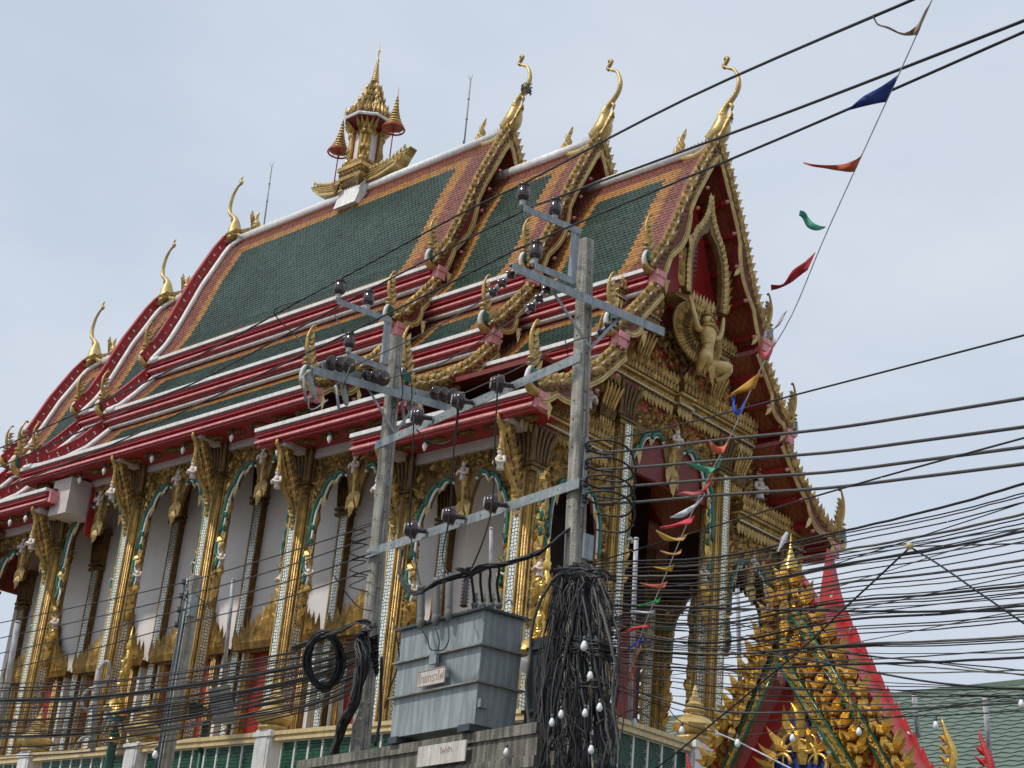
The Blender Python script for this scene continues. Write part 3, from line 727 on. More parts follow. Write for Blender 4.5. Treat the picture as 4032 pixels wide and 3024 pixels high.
def bracket(x, y, zn):
    mw = Matrix.Translation(V(x, y, zn+3.7))
    if bfirst[0]: bfirst[0] = False; BR.parent = TP; BR.matrix_parent_inverse = Matrix.Identity(4); BR.matrix_basis = mw; o = BR
    else: o = clone(BR, TP, mw)
    return o
for i, (x, zn) in enumerate(COLX):
    column(x, -CY, zn); bracket(x, -CY, zn)
    figure(TP, (x, -CY-.80, zn-.14), 0, .85, .12)
for x, zn in COLX: 
    if abs(x) > 4: column(x, CY, zn)
column(10.89, -1.65, 3.82); column(10.89, 1.65, 3.82)

# arch screens: carved frieze with a lobed green-edged arch and a hanging pendant
def lobes(w, h):                                                 # half outline of the arch (a from centre, b down from crown)
    return [(.14, -.78), (.18, -.45), (.30, -.10), (.42, -.02), (.55, -.06), (.62, -.18), (.66, -.10), (.80, -.18), (.90, -.36), (.93, -.50), (.98, -.44), (1.08, -.62), (1.14, -.85), (1.16, -1.2), (1.16, -1.55), (1.24, -1.7), (1.20, -2.0), (1.10, -2.15), (1.14, -2.35), (1.10, -2.6)]
def arch_screen(o, u, n, W, ztop, crown, sc=1.0, legs=True, dark=False, parent=TP):
    """o = middle of the bay at z 0, u along, n outward"""
    o, u, n = Vector(o), Vector(u), Vector(n); hw = W/2
    L = [(a*sc*hw/1.36, crown+b*sc*.98) for a, b in lobes(0, 0)]
    if not legs: L = L[:16]
    zb = L[-1][1]
    m = MB(); pend = crown-.82*sc
    for sg in (-1, 1):
        pts = [(sg*hw, ztop), (sg*hw, zb)]+[(sg*a, b) for a, b in reversed(L)]+[(0, pend), (0, ztop)]
        if sg < 0: pts = pts[::-1]
        m.prism(pts, o-n*.05, u, Z, n, .09, 0)
    sc_ = m.build('arch_screen', ['goldd'], parent)
    if dark: return sc_
    c = MB()
    def ins(a, b):
        a2 = abs(a-hw); z = b+zb
        if a2 > hw-.02: return False
        for i in range(len(L)-1):
            (a0, z0), (a1, z1) = L[i], L[i+1]
            if z1 <= z <= z0 and a2 < max(a0, a1)+.05: return False
        if z > L[2][1]-.02 and z < crown+.08 and a2 > .12 and a2 < L[11][0]: return z > crown+.04 or False
        return True
    c.scatter(o-u*hw+Z*zb+n*.04, u, Z, n, W, ztop-zb, .125, (0, 0, 1), ins, ang=1.1)
    # gilt medallion above the crown
    for k_ in range(14):
        a = PI*k_/13; c.leaf(o+u*(.28*math.cos(a))+Z*(crown+.25+.30*math.sin(a))+n*.05, u*math.cos(a)+Z*math.sin(a), n, .13, .1, .06, 0)
    c.build('frieze_carving', ['gold', 'goldd'], sc_, kind='stuff')
    segs = [(2, 5), (6, 9), (10, 14), (15, 18)] if legs else [(2, 5), (6, 9), (10, 14)]
    for sg in (-1, 1):
        g = MB()
        for a, b in segs:
            b = min(b, len(L)-1)
            line = [o+u*(sg*L[i][0])+Z*L[i][1]+n*.05 for i in range(a, b+1)]
            if len(line) < 2: continue
            line = smooth_path(line, 3)
            g.tube([p+n*.02+u*(sg*.035)+Z*.03 for p in line], .055*sc, 6, 0, sq=.8); g.tube([p-n*.0+u*(-sg*.02)-Z*.01 for p in line], .028*sc, 6, 1)
        for i, (L_, W_) in ((5, (.2, .14)), (9, (.34, .16)), (15, (.3, .2))):
            if i < len(L): g.leaf(o+u*(sg*(L[i][0]+.03))+Z*(L[i][1]+.10)+n*.05, -Z-u*(sg*.25), n, L_*sc, W_*sc, .06, 2, -sg*.4)
        g.build('arch_trim', ['teal', 'white', 'goldp'], sc_)
    p = MB(); z = crown
    p.tube(smooth_path([o+Z*(z+.05)+n*.05, o+Z*(z-.3*sc)+n*.05, o+Z*(z-.62*sc)+n*.05, o+Z*(z-.95*sc)+n*.05], 3), rsm([.10, .06, .05, .02], 3), 8, 0)
    for sg in (-1, 1):
        p.leaf(o+u*(sg*.05)+Z*(z-.5*sc)+n*.05, u*(sg*.5)-Z, n, .38*sc, .2*sc, .08, 1, sg*.3); p.leaf(o+u*(sg*.03)+Z*(z-.2*sc)+n*.05, u*(sg*.35)-Z, n, .34*sc, .12*sc, .08, 0)
    p.leaf(o+Z*(z-.72*sc)+n*.07, -Z, n, .34*sc, .18*sc, .1, 2)
    p.build('arch_pendant', ['gold', 'goldp', 'goldp'], sc_)
    rz = 0 if abs(n.y) > .5 else (PI/2 if n.x > 0 else -PI/2)
    f = figure(parent, o+Z*(crown-.10*sc)+n*.12, rz, .85*sc); 
    return sc_
for i in range(7):
    (xa, za), (xb, zb_) = COLX[i], COLX[i+1]; xm = (xa+xb)/2; zn = (za+zb_)/2 if abs(za-zb_) < .1 else (min(za, zb_) if abs(xm) > 6 else max(za, zb_))
    if abs(xm) < 3.5: zn = 3.47
    if 3 < abs(xm) < 6.5: zn = 3.47 if abs(xm) < 3.5 else 2.72
    if abs(xm) > 6.5: zn = 2.06
    if i == 5-1: zn = 3.47
    if i == 1: zn = 2.74
    zt = zn+.66
    arch_screen((xm, -CY-.02, 0), X, -Y, abs(xb-xa)-.42, zt, zn+.24)
    bm = MB(); bm.bx(xb, xa, -CY-.16, -CY+.16, zt, zt+.27, 0); bm.build('eave_beam', ['greytrim'], TP)
    if i == 0 or i == 6 or i == 1: arch_screen((xm, CY, 0), X, Y, abs(xb-xa)-.42, zt, zn+.2, dark=True, legs=False)
# column-side ornaments: long gilt flame with green curls and a praying figure on it
def make_side():
    m = MB(); q = lambda x, z, y=0: V(x, y, z)
    m.tube(smooth_path([q(.0, -.2), q(.09, -.5), q(.14, -.8), q(.05, -1.05), q(.10, -1.3), q(.02, -1.6), q(.08, -1.9), q(.03, -2.4), q(.05, -3.0)], 3), rsm([.04, .07, .09, .07, .08, .06, .10, .07, .08], 3), 8, 0, sq=.7)
    for i in range(22):
        z = -.2-i*.125; m.leaf(q(.05, z, -.03), V(.8 if i % 2 else -.1, 0, -1 if i < 12 else 1), V(0, -1, 0), .30, .17, .08, 0 if i % 3 else 2, .4)
        m.leaf(q(.05, z, 0), V(.6, 0, .8), V(.3, 1, 0), .2, .13, .05, 2)
    for z in (-.55, -.85, -1.15): m.tube(smooth_path([q(.0, z, -.06), q(.13, z-.08, -.08), q(.14, z-.2, -.06), q(.04, z-.24, -.05)], 3), rsm([.015, .04, .04, .012], 3), 6, 1)
    m.lathe(q(.13, -2.25), [(0, -.2), (.06, -.12), (.13, 0), (.10, .1), (.05, .14)], 8, 2, sy=.7)
    return m.build('column_side_ornament', ['gold', 'teal', 'goldb'], TP)
SD = make_side(); sfirst = [True]
def side_orn(x, y, z, flip, rz=0, fz=-2.15, fig=True):
    mw = Matrix.Translation(V(x, y, z+3.7)) @ Matrix.Rotation(rz, 4, 'Z') @ Matrix.Diagonal(V(flip, 1, 1, 1))
    if sfirst[0]: sfirst[0] = False; SD.parent = TP; SD.matrix_parent_inverse = Matrix.Identity(4); SD.matrix_basis = mw
    else: clone(SD, TP, mw)
    if fig:
        d = V(math.cos(rz), math.sin(rz), 0)*(.14*flip); figure(TP, V(x, y, z+fz+.05)+d, rz, .85)
for x, zn in COLX[:-1]:
    side_orn(x+.28, -CY, zn+.15, 1); side_orn(x-.28, -CY, zn+.15, -1)
side_orn(10.95, -1.65+.24, 3.6, 1, PI/2); side_orn(10.95, 1.65-.24, 3.6, -1, PI/2); side_orn(10.95, -CY+.24, 2.2, 1, PI/2)
side_orn(8.9, CY-.24, 2.3, -1, PI/2, fig=False)
for x, zn in ((7.73, 2.05), (10.89, 2.07)): side_orn(x+.24, CY, zn+.1, 1, fig=False); side_orn(x-.24, CY, zn+.1, -1, fig=False)

# pilasters on the hall wall
PC = MB(); PC.bx(-.17, .17, -.12, .1, -7.4, 0, 0)
for j in range(-1, 2): PC.tube([(.15, j*.07, -7.4), (.15, j*.07, 0)], .03, 6, 0)
for a in (-1, 1): PC.obox((a*.125, -.13, -3.7), (.022, 0, 0), (0, .02, 0), (0, 0, 3.7), 2)
PC.obox((0, -.13, -3.7), (.10, 0, 0), (0, .012, 0), (0, 0, 3.7), 1)
for z0, z1, ww in ((-.1, -.03, .22), (.02, .08, .23), (.1, .8, .19), (.8, .9, .26)): PC.lathe((0, 0, 0), [(ww*1.414, z0), (ww*1.414, z1)], 4, 3, rot=PI/4, sm=False)
for j in range(5): PC.tube([(-.16+.08*j, -.2, .12), (-.19+.095*j, -.24, .8)], .03, 5, 3)
PIL = PC.build('wall_pilaster', ['goldd', 'mos', 'gold', 'goldd'], TP); pf = True
for x, zn in COLX[1:-1]:
    mw = Matrix.Translation(V(x, -WY, zn-.08+3.7))
    if pf: PIL.parent = TP; PIL.matrix_parent_inverse = Matrix.Identity(4); PIL.matrix_basis = mw; pf = False
    else: clone(PIL, TP, mw)

# windows of the hall: gilt stepped pediment over red shutters
def window(xm):
    f = MB(); y0 = -WY
    for a in (-1, 1):
        f.bx(xm+a*.94-.09, xm+a*.94+.09, y0-.22, y0-.01, FL, -.05, 0); f.bx(xm+a*1.16-.05, xm+a*1.16+.05, y0-.16, y0-.01, FL, -.1, 1)
        for j in range(3): f.tube([(xm+a*(.88+.06*j), y0-.24, FL), (xm+a*(.88+.06*j), y0-.24, -.1)], .022, 6, 0)
    f.bx(xm-1.15, xm+1.15, y0-.3, y0-.01, -.10, .04, 0); f.bx(xm-1.05, xm+1.05, y0-.26, y0-.01, -.2, -.1, 2)
    win = f.build('window_frame', ['gold', 'white', 'goldd'], TP)
    s = MB(); 
    s.bx(xm-.85, xm-.01, y0-.10, y0-.02, FL, -.2, 0); s.bx(xm+.01, xm+.85, y0-.10, y0-.02, FL, -.2, 0)
    s.build('red_shutter', ['shut'], win)
    p = MB()
    steps = [(1.34, -.04, .06), (1.12, .03, .13), (.92, .10, .28), (.74, .22, .42), (.58, .38, .68), (.43, .62, 1.0), (.28, .92, 1.35), (.13, 1.3, 1.9)]
    for j, (hw, z0, z1) in enumerate(steps):
        d = .30-.03*j; p.bx(xm-hw, xm+hw, y0-d, y0-.01, z0-.1, z1-.08, 1)
        n = max(2, int(hw*2/.13))
        for i in range(n):
            xx = xm-hw+(i+.5)/n*2*hw; p.leaf((xx, y0-d-.01, z0-.10), Z, -Y, .40, .15, .10, 0)
        for a in (-1, 1): p.leaf((xm+a*hw*.97, y0-d, z0-.1), (a*.12, 0, 1), (a*.2, -1, 0), .58, .17, .1, 0); p.leaf((xm+a*hw*.82, y0-d-.03, z0-.05), (a*.1, 0, 1), (0, -1, 0), .52, .16, .1, 0)
    p.tube([(xm, y0-.15, 2.2), (xm, y0-.15, 2.7)], [.05, .006], 6, 0)
    p.build('window_pediment', ['gold', 'goldd'], win)
for i in range(1, 6): window((COLX[i][0]+COLX[i+1][0])/2)
window((HX-.2+7.73)/2+.0) if 0 else None

# eave soffit panels (red) with gilt ovals, white cross beams and lamps
def soffit(x0, x1, z):
    m = MB(); m.bx(x0, x1, -5.0, -CY-.16, z, z+.03, 0); so_ = m.build('eave_soffit', ['red'], TP)
    n = max(1, int(round((x1-x0)/.78))); o = MB()
    for i in range(n):
        o = MB(); x = x0+(i+.5)*(x1-x0)/n
        for k_ in range(16):
            a = 2*PI*k_/16; o.leaf((x+.16*math.cos(a), -4.62+.07*math.sin(a), z-.004), (math.cos(a), .5*math.sin(a), 0), (0, 0, -1), .12, .07, .05, 0)
        o.lathe((x, -4.62, z-.05), [(0, 0), (.13, .01), (.15, .05)], 12, 0, sy=.5)
        o.build('gilt_soffit_oval', ['goldd'], so_)
    return so_
soffit(-5.3, 5.3, 4.26+.03); soffit(4.0, 8.3, 3.60); soffit(7.0, 11.6, 2.95-.02); soffit(-8.3, -3.95, 3.58); soffit(-11.6, -7, 2.93)
for x, zn in COLX[:-1]:
    zz = zn+.66+.24; m = MB(); m.bx(x-.13, x+.13, -4.9, -CY, zz-.16, zz+.0, 0); m.bx(x-.16, x+.16, -4.95, -CY, zz-.002, zz+.05, 0); m.build('eave_cross_beam', ['greytrim'], TP)
LB = MB(); LB.lathe((0, 0, 0), [(.03, 0), (.035, -.07), (.02, -.09)], 8, 0); lamp = LB.build('lamp_socket', ['tankd'], TP)
lb = MB(); lb.lathe((0, 0, -.09), [(.022, 0), (.05, -.05), (.045, -.10), (.012, -.17), (0, -.18)], 10, 0); lb.build('lamp_bulb', ['bulb'], lamp)
lf = True
for x, z, y in [(-3.05, 4.25, -4.75), (-.1, 4.25, -4.8), (1.05, 4.25, -4.8), (2.7, 4.25, -4.75), (4.5, 3.56, -4.85), (6.1, 3.56, -4.85), (-4.9, 3.52, -4.9), (-5.6, 3.52, -4.9), (8.9, 2.88, -4.85), (10.75, 2.88, -4.6), (-1.9, 4.25, -4.85)]:
    mw = Matrix.Translation(V(x, y, z+3.7))
    if lf: lamp.parent = TP; lamp.matrix_parent_inverse = Matrix.Identity(4); lamp.matrix_basis = mw; lf = False
    else: clone(lamp, TP, mw)

# ------------------------------------------------------------------ gable front
XG = 10.95
def leafrow(mb, o, u, n, W, dirz, d, L, mi=0, hh=.45):
    k = max(1, int(W/d)); o, u, n = Vector(o), Vector(u), Vector(n)
    for i in range(k): mb.leaf(o+u*((i+.5)*W/k), Z*dirz, n, L*R.uniform(.92, 1.08), d*.95, d*hh, mi)
def cornice(y0, y1, z, h, x=XG, up=True, proj=.28, side=False):
    m = MB(); W = y1-y0
    lv = [(0, .16, proj*.55, 1), (.16, .24, proj*.75, 0), (.24, .52, proj*.6, 1), (.52, .62, proj*.9, 0), (.62, 1.0, proj, 1)]
    for a, b, p_, mi in lv: m.bx(x-.05, x+p_, y0, y1, z+a*h, z+b*h, mi)
    o = m.build('carved_cornice', ['goldp', 'goldd'], TP)
    c = MB()
    leafrow(c, (x+proj*.62, y0, z+h*.5), Y, X, W, -1, .085, h*.30, 0); leafrow(c, (x+proj*.62, y0, z+h*.24), Y, X, W, 1, .085, h*.3, 0)
    leafrow(c, (x+proj+.005, y0, z+h*.62), Y, X, W, 1, .10, h*.40, 0)
    leafrow(c, (x+proj*.5, y0, z+.03), Y, X, W, -1, .115, .24, 1, .6)
    if up: leafrow(c, (x+proj*.95, y0, z+h), Y, X, W, 1, .115, .22, 0, .6)
    c.build('cornice_leaves', ['gold', 'goldp'], o, kind='stuff')
    b = MB(); k = int(W/.055)
    for i in range(k): b.lathe((x+proj*.80, y0+(i+.5)*W/k, z+h*.2-.02), [(0, -.022), (.022, 0), (0, .022)], 6, 0)
    b.build('white_bead_row', ['white'], o, kind='stuff')
    return o
# lower side bays
for s_ in (-1, 1):
    ya, yb = sorted((s_*4.66, s_*2.15)); cornice(ya, yb, 2.95, .44)
    ym = s_*(CY+1.65)/2; 
    if s_ < 0: arch_screen((XG, ym, 0), Y, X, CY-1.65-.42, 2.95, 2.25, sc=.82)
    else: arch_screen((XG, ym, 0), Y, X, CY-1.65-.42, 2.95, 2.25, sc=.82)
arch_screen((XG, 0, 0), Y, X, 3.3-.42, 4.3, 4.02, sc=1.1)
cornice(-2.62, -.22, 4.72, .44); cornice(.22, 2.62, 4.72, .44); cornice(-.24, .24, 4.66, .56, XG+.14)
cornice(-2.2, -.75, 6.38, .30, XG, proj=.2); cornice(.75, 2.2, 6.38, .30, XG, proj=.2); 
cornice(-3.0, -2.62, 4.72, .40, XG-.1, proj=.2); cornice(2.62, 3.0, 4.72, .40, XG-.1, proj=.2)
# carved tympanum fields
def inroof(sec):
    P = [off(resample(prof(sec, k), 0)[1], resample(prof(sec, k), 0)[0], s, -.2) for k in range(3) for s in np.linspace(0.02, resample(prof(sec, k), 0)[0], 8)]
    def w(z):
        best = 0
        for i in range(len(P)-1):
            (w0, z0), (w1, z1) = P[i], P[i+1]
            if (z0-z)*(z1-z) <= 0 and z0 != z1: best = max(best, lerp(w0, w1, (z-z0)/(z1-z0)))
        return best
    return w
rw = inroof('C')
t = MB()
t.scatter((XG+.0, -5, 3.35), Y, Z, X, 10, 1.40, .13, (0, 0, 1), lambda a, b: abs(a-5) < rw(b+3.35)-.05 and not (abs(a-5) < 1.95 and b < .9), ang=1.2)
t.scatter((XG+.0, -3, 5.16), Y, Z, X, 6, 1.25, .13, (0, 0, 1), lambda a, b: abs(a-3) < rw(b+5.16)-.05, ang=1.2)
t.scatter((XG+.02, -3, 6.68), Y, Z, X, 6, .45, .17, (0, 1), lambda a, b: .55 < abs(a-3) < rw(b+6.68)-.1, ang=.2, hh=.7)
t.build('tympanum_carving', ['gold', 'goldd'], TP, kind='stuff')
rp = MB(); rp.bx(XG-.02, XG+.012, -1.95, 1.95, 4.28, 4.74, 0); rp.bx(XG-.02, XG+.01, -1.9, 1.9, 5.16, 5.9, 0); rp.build('red_recess_panel', ['redb'], TP)
# bracketed capital pieces beside the upper beam (fluted consoles)
for y0, z0 in ((-2.2, 3.9), (2.2, 3.9), (-1.25, 5.35), (1.25, 5.35), (-2.5, 5.2), (2.5, 5.2)):
    cs = MB()
    for j in range(5):
        cs.tube(smooth_path([V(XG+.05, y0+(j-2)*.075, z0-.35), V(XG+.10, y0+(j-2)*.085, z0+.1), V(XG+.22, y0+(j-2)*.10, z0+.42), V(XG+.28, y0+(j-2)*.12, z0+.56)], 3), rsm([.03, .035, .04, .015], 3), 6, 0)
    for j in range(6): cs.leaf(V(XG+.12, y0+(j-2.5)*.075, z0-.1), Z, X, .3, .1, .05, 1)
    cs.build('fluted_console', ['gold', 'goldd'], TP)
for y0 in (-2.85, 2.95): figure(TP, (XG+.14, y0, 3.75), PI/2, 1.25)
# gilt flame leaves standing in corners
# niche: pointed arch frame hanging in front of the tympanum
XN = 11.54
red_ = MB(); zs = [6.9, 7.3, 7.8, 8.4, 9.0, 9.6, 10.1]; red_.prism([(-rw(z_)*.94, z_) for z_ in zs]+[(rw(z_)*.94, z_) for z_ in reversed(zs)], (XG+.02, 0, 0), Y, Z, X, .03, 0); red_.build('red_gable_panel', ['redb'], TP)
nf = MB(); half = [(.70, 7.0), (.73, 7.6), (.68, 8.1), (.50, 8.5), (.31, 8.70), (.17, 8.9), (.07, 9.12), (0, 9.48)]; inner = [(.50, 7.0), (.53, 7.6), (.47, 8.05), (.31, 8.40), (.14, 8.56), (.05, 8.62), (0, 8.78)]
for sg in (-1, 1):
    pts = [(sg*a, b) for a, b in half]+[(sg*a, b) for a, b in reversed(inner)]
    if sg < 0: pts = pts[::-1]
    nf.prism(pts, (XN, 0, 0), Y, Z, X, .12, 1)
    for i in range(len(half)-1):
        p, q = V(XN+.13, sg*half[i][0]*.90, half[i][1]), V(XN+.13, sg*half[i+1][0]*.90, half[i+1][1]); k = max(1, int((q-p).length/.11))
        for j in range(k): nf.leaf(p.lerp(q, j/k), (q-p), X, .2, .17, .06, 0, sg*.5)
    for i in range(7): nf.leaf((XN+.05, sg*(.72-.0*i), 7.1+i*.12), (0, sg*.3, 1), (1, sg*.5, 0), .3, .16, .07, 0, sg*.4)
    for i in range(5): nf.leaf((XN+.05, sg*(.78), 7.9-i*.2), (0, sg*.35, .9), X, .32, .17, .06, 2, sg*.4)
niche = nf.build('pointed_niche_frame', ['goldp', 'goldd', 'gold'], TP)
lo = MB()
for i in range(7): lo.leaf((XN-.1, -.36+.0*i, 7.55+i*.13), (0, 1, .35-.1*i), (1, 0, 0), .26, .07, .05, 0); lo.leaf((XN-.1, -.36, 7.55+i*.13), (.3, 1, .3-.1*i), (1, 0, 0), .2, .05, .05, 0)
lo.build('dark_metal_leaf', ['galv'], niche)
nb = MB(); nb.bx(XG+.0, XN-.12, -.72, .72, 6.96, 7.05, 0); leafrow(nb, (XN-.05, -.74, 7.0), Y, X, 1.48, 1, .11, .26, 0); nb.bx(XG-.1, XG+.03, -1.2, 1.2, 6.95, 9.0, 1) if 0 else None; nb.build('niche_shelf', ['goldp'], niche)
# winged figure kneeling under the niche, arms raised, fan of feathers behind
gx = 11.55; gc = V(gx, 0, 6.35)
fan = MB()
for ring, (r0, r1, n_) in enumerate(((.56, .84, 60), (.42, .64, 46), (.28, .48, 32), (.14, .34, 20))):
    for j in range(n_):
        th = lerp(-.55*PI, 1.55*PI, j/(n_-1)) if 1 else 0
        a = th; 
        if -PI*.62 < a < -PI*.38: continue
        d = V(0, math.cos(a)*.98, math.sin(a)); d.z *= .78; fan.leaf(gc-X*.06+X*.03*ring+d*r0*.85, d, X, (r1-r0)*1.25, .10, .035, ring % 2)
fan.prism([(.84*math.cos(t_), 6.35+.66*math.sin(t_)) for t_ in np.linspace(0, 2*PI, 37)[:-1]], (gc.x-.10, 0, 0), Y, Z, X, .04, 0); gfan = None
body = MB(); q = lambda y, z, x=0: V(gx+.12+x, y, z)
S_ = lambda P_, R_, mi=0, n=10: body.tube(smooth_path(P_, 3), rsm(R_, 3), n, mi)
S_([q(0, 5.55), q(0, 5.75, .04), q(0, 6.0, .08), q(0, 6.25, .05), q(0, 6.42, .03), q(0, 6.50, .02)], [.16, .15, .12, .19, .13, .06])
body.lathe(q(0, 6.48, .03), [(.05, 0), (.10, .05), (.11, .12), (.09, .2), (.03, .25)], 10, 0)
body.tube([q(0, 6.58, .12), q(0, 6.54, .2)], [.05, .012], 6, 0)
body.lathe(q(0, 6.68, .02), [(.12, 0), (.13, .04), (.07, .08), (.08, .12), (.03, .2), (.006, .36)], 10, 1)
for sg in (-1, 1):
    S_([q(sg*.16, 6.33), q(sg*.34, 6.30, .04), q(sg*.46, 6.48, .06), q(sg*.56, 6.78, .02), q(sg*.60, 6.9)], [.075, .07, .055, .045, .03])
    S_([q(sg*.08, 5.62), q(sg*.22, 5.58, .2), q(sg*.40, 5.62, .30), q(sg*.40, 5.45, .22), q(sg*.25, 5.30, .05)], [.14, .15, .12, .08, .06])
    for j in range(4): body.leaf(q(sg*.25, 5.34, .05), V(.5, sg*(j-1.5)*.3, -.5), X, .2, .06, .04, 1)
body.leaf(q(0, 5.68, .2), -Z, X, .62, .28, .08, 1); 
for sg in (-1, 1): body.leaf(q(sg*.1, 5.68, .17), V(0, sg*.3, -1), X, .5, .2, .06, 1)
for z_ in (6.02, 6.42): body.lathe(q(0, z_, .06), [(.14, 0), (.15, .02), (.14, .05)], 10, 1)
gar = body.build('winged_figure', ['goldp', 'gold'], TP)
fan.build('feather_fan', ['gold', 'goldd'], gar)
# porch interior
m = MB(); m.bx(HX, 10.8, -3.9, 3.9, 4.45, 4.55, 0); m.build('porch_ceiling', ['dred'], TP)
m = MB(); m.bx(HX+.0, HX+.05, -1.55, WY-.02, -1.2, 4.4, 0); m.build('mural_panel', ['mural'], hall)
m = MB(); m.bx(HX+.05, HX+.12, 1.2, 2.6, FL, 1.3, 0); m.build('red_door', ['shut'], hall)
m = MB(); m.bx(8.0, 10.7, CY-.12, CY-.06, 2.1, 4.4, 0); m.build('inner_frieze_back', ['mural'], TP)
# fringe under the far beam
# podium
m = MB(); m.bx(-13, 12.6, -5.4, 5.4, GZ, FL, 0); m.build('podium', ['cream'], TP)
# ================================================================== THE STREET
m = MB(); m.bx(-400, 400, -400, 400, GZ-.5, GZ, 0); g_ = m.build('ground', ['ground']); g_['kind'] = 'structure'

E_ = V(.981, -.1935, 0).normalized(); N_ = V(.1935, .981, 0).normalized()     # along the pole row; across it, away from the street
HF = Vector((CF.x, CF.y, 0)).normalized()
PR3 = at(2273, 1900, 19.0); PL3 = onp(1490, 2150, PR3, N_)
def axis(x0, y0, x1, y1, P3): return onp(x0, y0, P3, HF), onp(x1, y1, P3, HF)
AXR, AXL = axis(2308, 948, 2262, 2200, PR3), axis(1563, 1330, 1424, 2883, PL3)
def axp(A, z): t = (z-A[1].z)/(A[0].z-A[1].z); return A[1]+(A[0]-A[1])*t
PR = Vector((PR3.x, PR3.y, 0)); PL = Vector((PL3.x, PL3.y, 0))
PRT, PLT = Vector((*axp(AXR, PR3.z+1.35).xy, 0)), Vector((*axp(AXL, PL3.z+1.45).xy, 0))
def zat(x, y, P):                                                 # height of pixel (x, y) at plan position P
    d = ray(x, y); t = ((P-CAM).x*d.x+(P-CAM).y*d.y)/(d.x*d.x+d.y*d.y); return (CAM+d*t).z
def rowp(x, y, o=0): return onp(x, y, PR+N_*o, N_)                # on the row plane, o metres behind it
def make_pole(A, ztop, name, label, w0=.165, w1=.27):
    P = axp(A, GZ); TP_ = axp(A, ztop); SH = (TP_-P)/(ztop-GZ); o = thing(name, label, 'utility pole', P, 'concrete power poles')
    m = MB(); H = ztop-GZ
    vs = []
    for z, w in ((0, w1), (H, w0)):
        c = w*.16; q = w/2
        for a, b in ((-q+c, -q), (q-c, -q), (q, -q+c), (q, q-c), (q-c, q), (-q+c, q), (-q, q-c), (-q, -q+c)): vs.append(P+E_*a+N_*b+SH*z)
    m.add(vs, [tuple(range(7, -1, -1)), tuple(range(8, 16))]+[(i, (i+1) % 8, 8+(i+1) % 8, 8+i) for i in range(8)])
    sh = m.build('shaft', ['conc'], o)
    h = MB(); z = .6
    k = 0
    while z < H-.3:
        w = lerp(w1, w0, z/H)/2
        h.lathe(P+SH*z-N_*(w+.002)+E_*(.0), [(.0, 0), (.0125, .0), (.0125, .004)], 8, 0, ax=-N_)
        h.lathe(P+SH*(z+.12)+E_*(w+.002), [(.0, 0), (.0125, .0), (.0125, .004)], 8, 0, ax=E_)
        z += (.36, .24, .5)[k % 3]; k += 1
    h.build('bolt_holes', ['tankd'], sh, kind='stuff')
    # grooves of the right-hand face
    g = MB()
    for a in (-1, 1):
        g.bar(P+E_*(w1/2+.001)+N_*(a*.035)+SH*.2, P+E_*(w0/2+.001)+N_*(a*.022)+SH*(H-.3), .012, .004, 0, up=E_)
    g.build('pole_groove', ['concd'], sh)
    return o
ZR, ZL = AXR[0].z, AXL[0].z
poleR = make_pole(AXR, ZR, 'utility_pole', 'tall square concrete pole, wrapped at its foot in a thicket of black cables')
poleL = make_pole(AXL, ZL, 'utility_pole', 'square concrete pole left of the transformer, with four stacked steel crossarms')
def wp(pole): return pole
# pin insulator (porcelain) proto
def pin_insulator(pole, x, y, pt, r=.085):
    """x, y pixel of the insulator's middle, pt the plane point"""
    c = onp(x, y, pt, N_) if not isinstance(pt, float) else at(x, y, pt); s = r/.085
    m = MB()
    m.lathe(c, [(.02*s, -.16*s), (.03*s, -.14*s), (.035*s, -.12*s), (.055*s, -.11*s), (.088*s, -.08*s), (.082*s, -.02*s), (.070*s, .055*s), (.060*s, .07*s), (.082*s, .085*s), (.084*s, .10*s), (.05*s, .12*s), (.045*s, .15*s), (.02*s, .165*s)], 16, 0)
    o = m.build('pin_insulator', ['porc'], pole)
    b = MB(); b.lathe(c-Z*.26*s, [(.035, 0), (.04, .03), (.03, .05), (.045, .07), (.03, .12)], 10, 0); b.build('insulator_pin', ['polym'], o)
    return c+Z*.15*s
def ang(m, p, q, w=.08, t=.012, mi=0):                            # steel angle section
    p, q = Vector(p), Vector(q); d = (q-p).normalized(); a = d.cross(Z)
    if a.length < .1: a = d.cross(N_)
    a.normalize(); b = a.cross(d)
    m.obox((p+q)/2, d*((q-p).length/2), a*(w/2), b*(t/2), mi); m.obox((p+q)/2+a*(w/2)-b*(w/2), d*((q-p).length/2), a*(t/2), b*(w/2), mi)
TOPS = {}
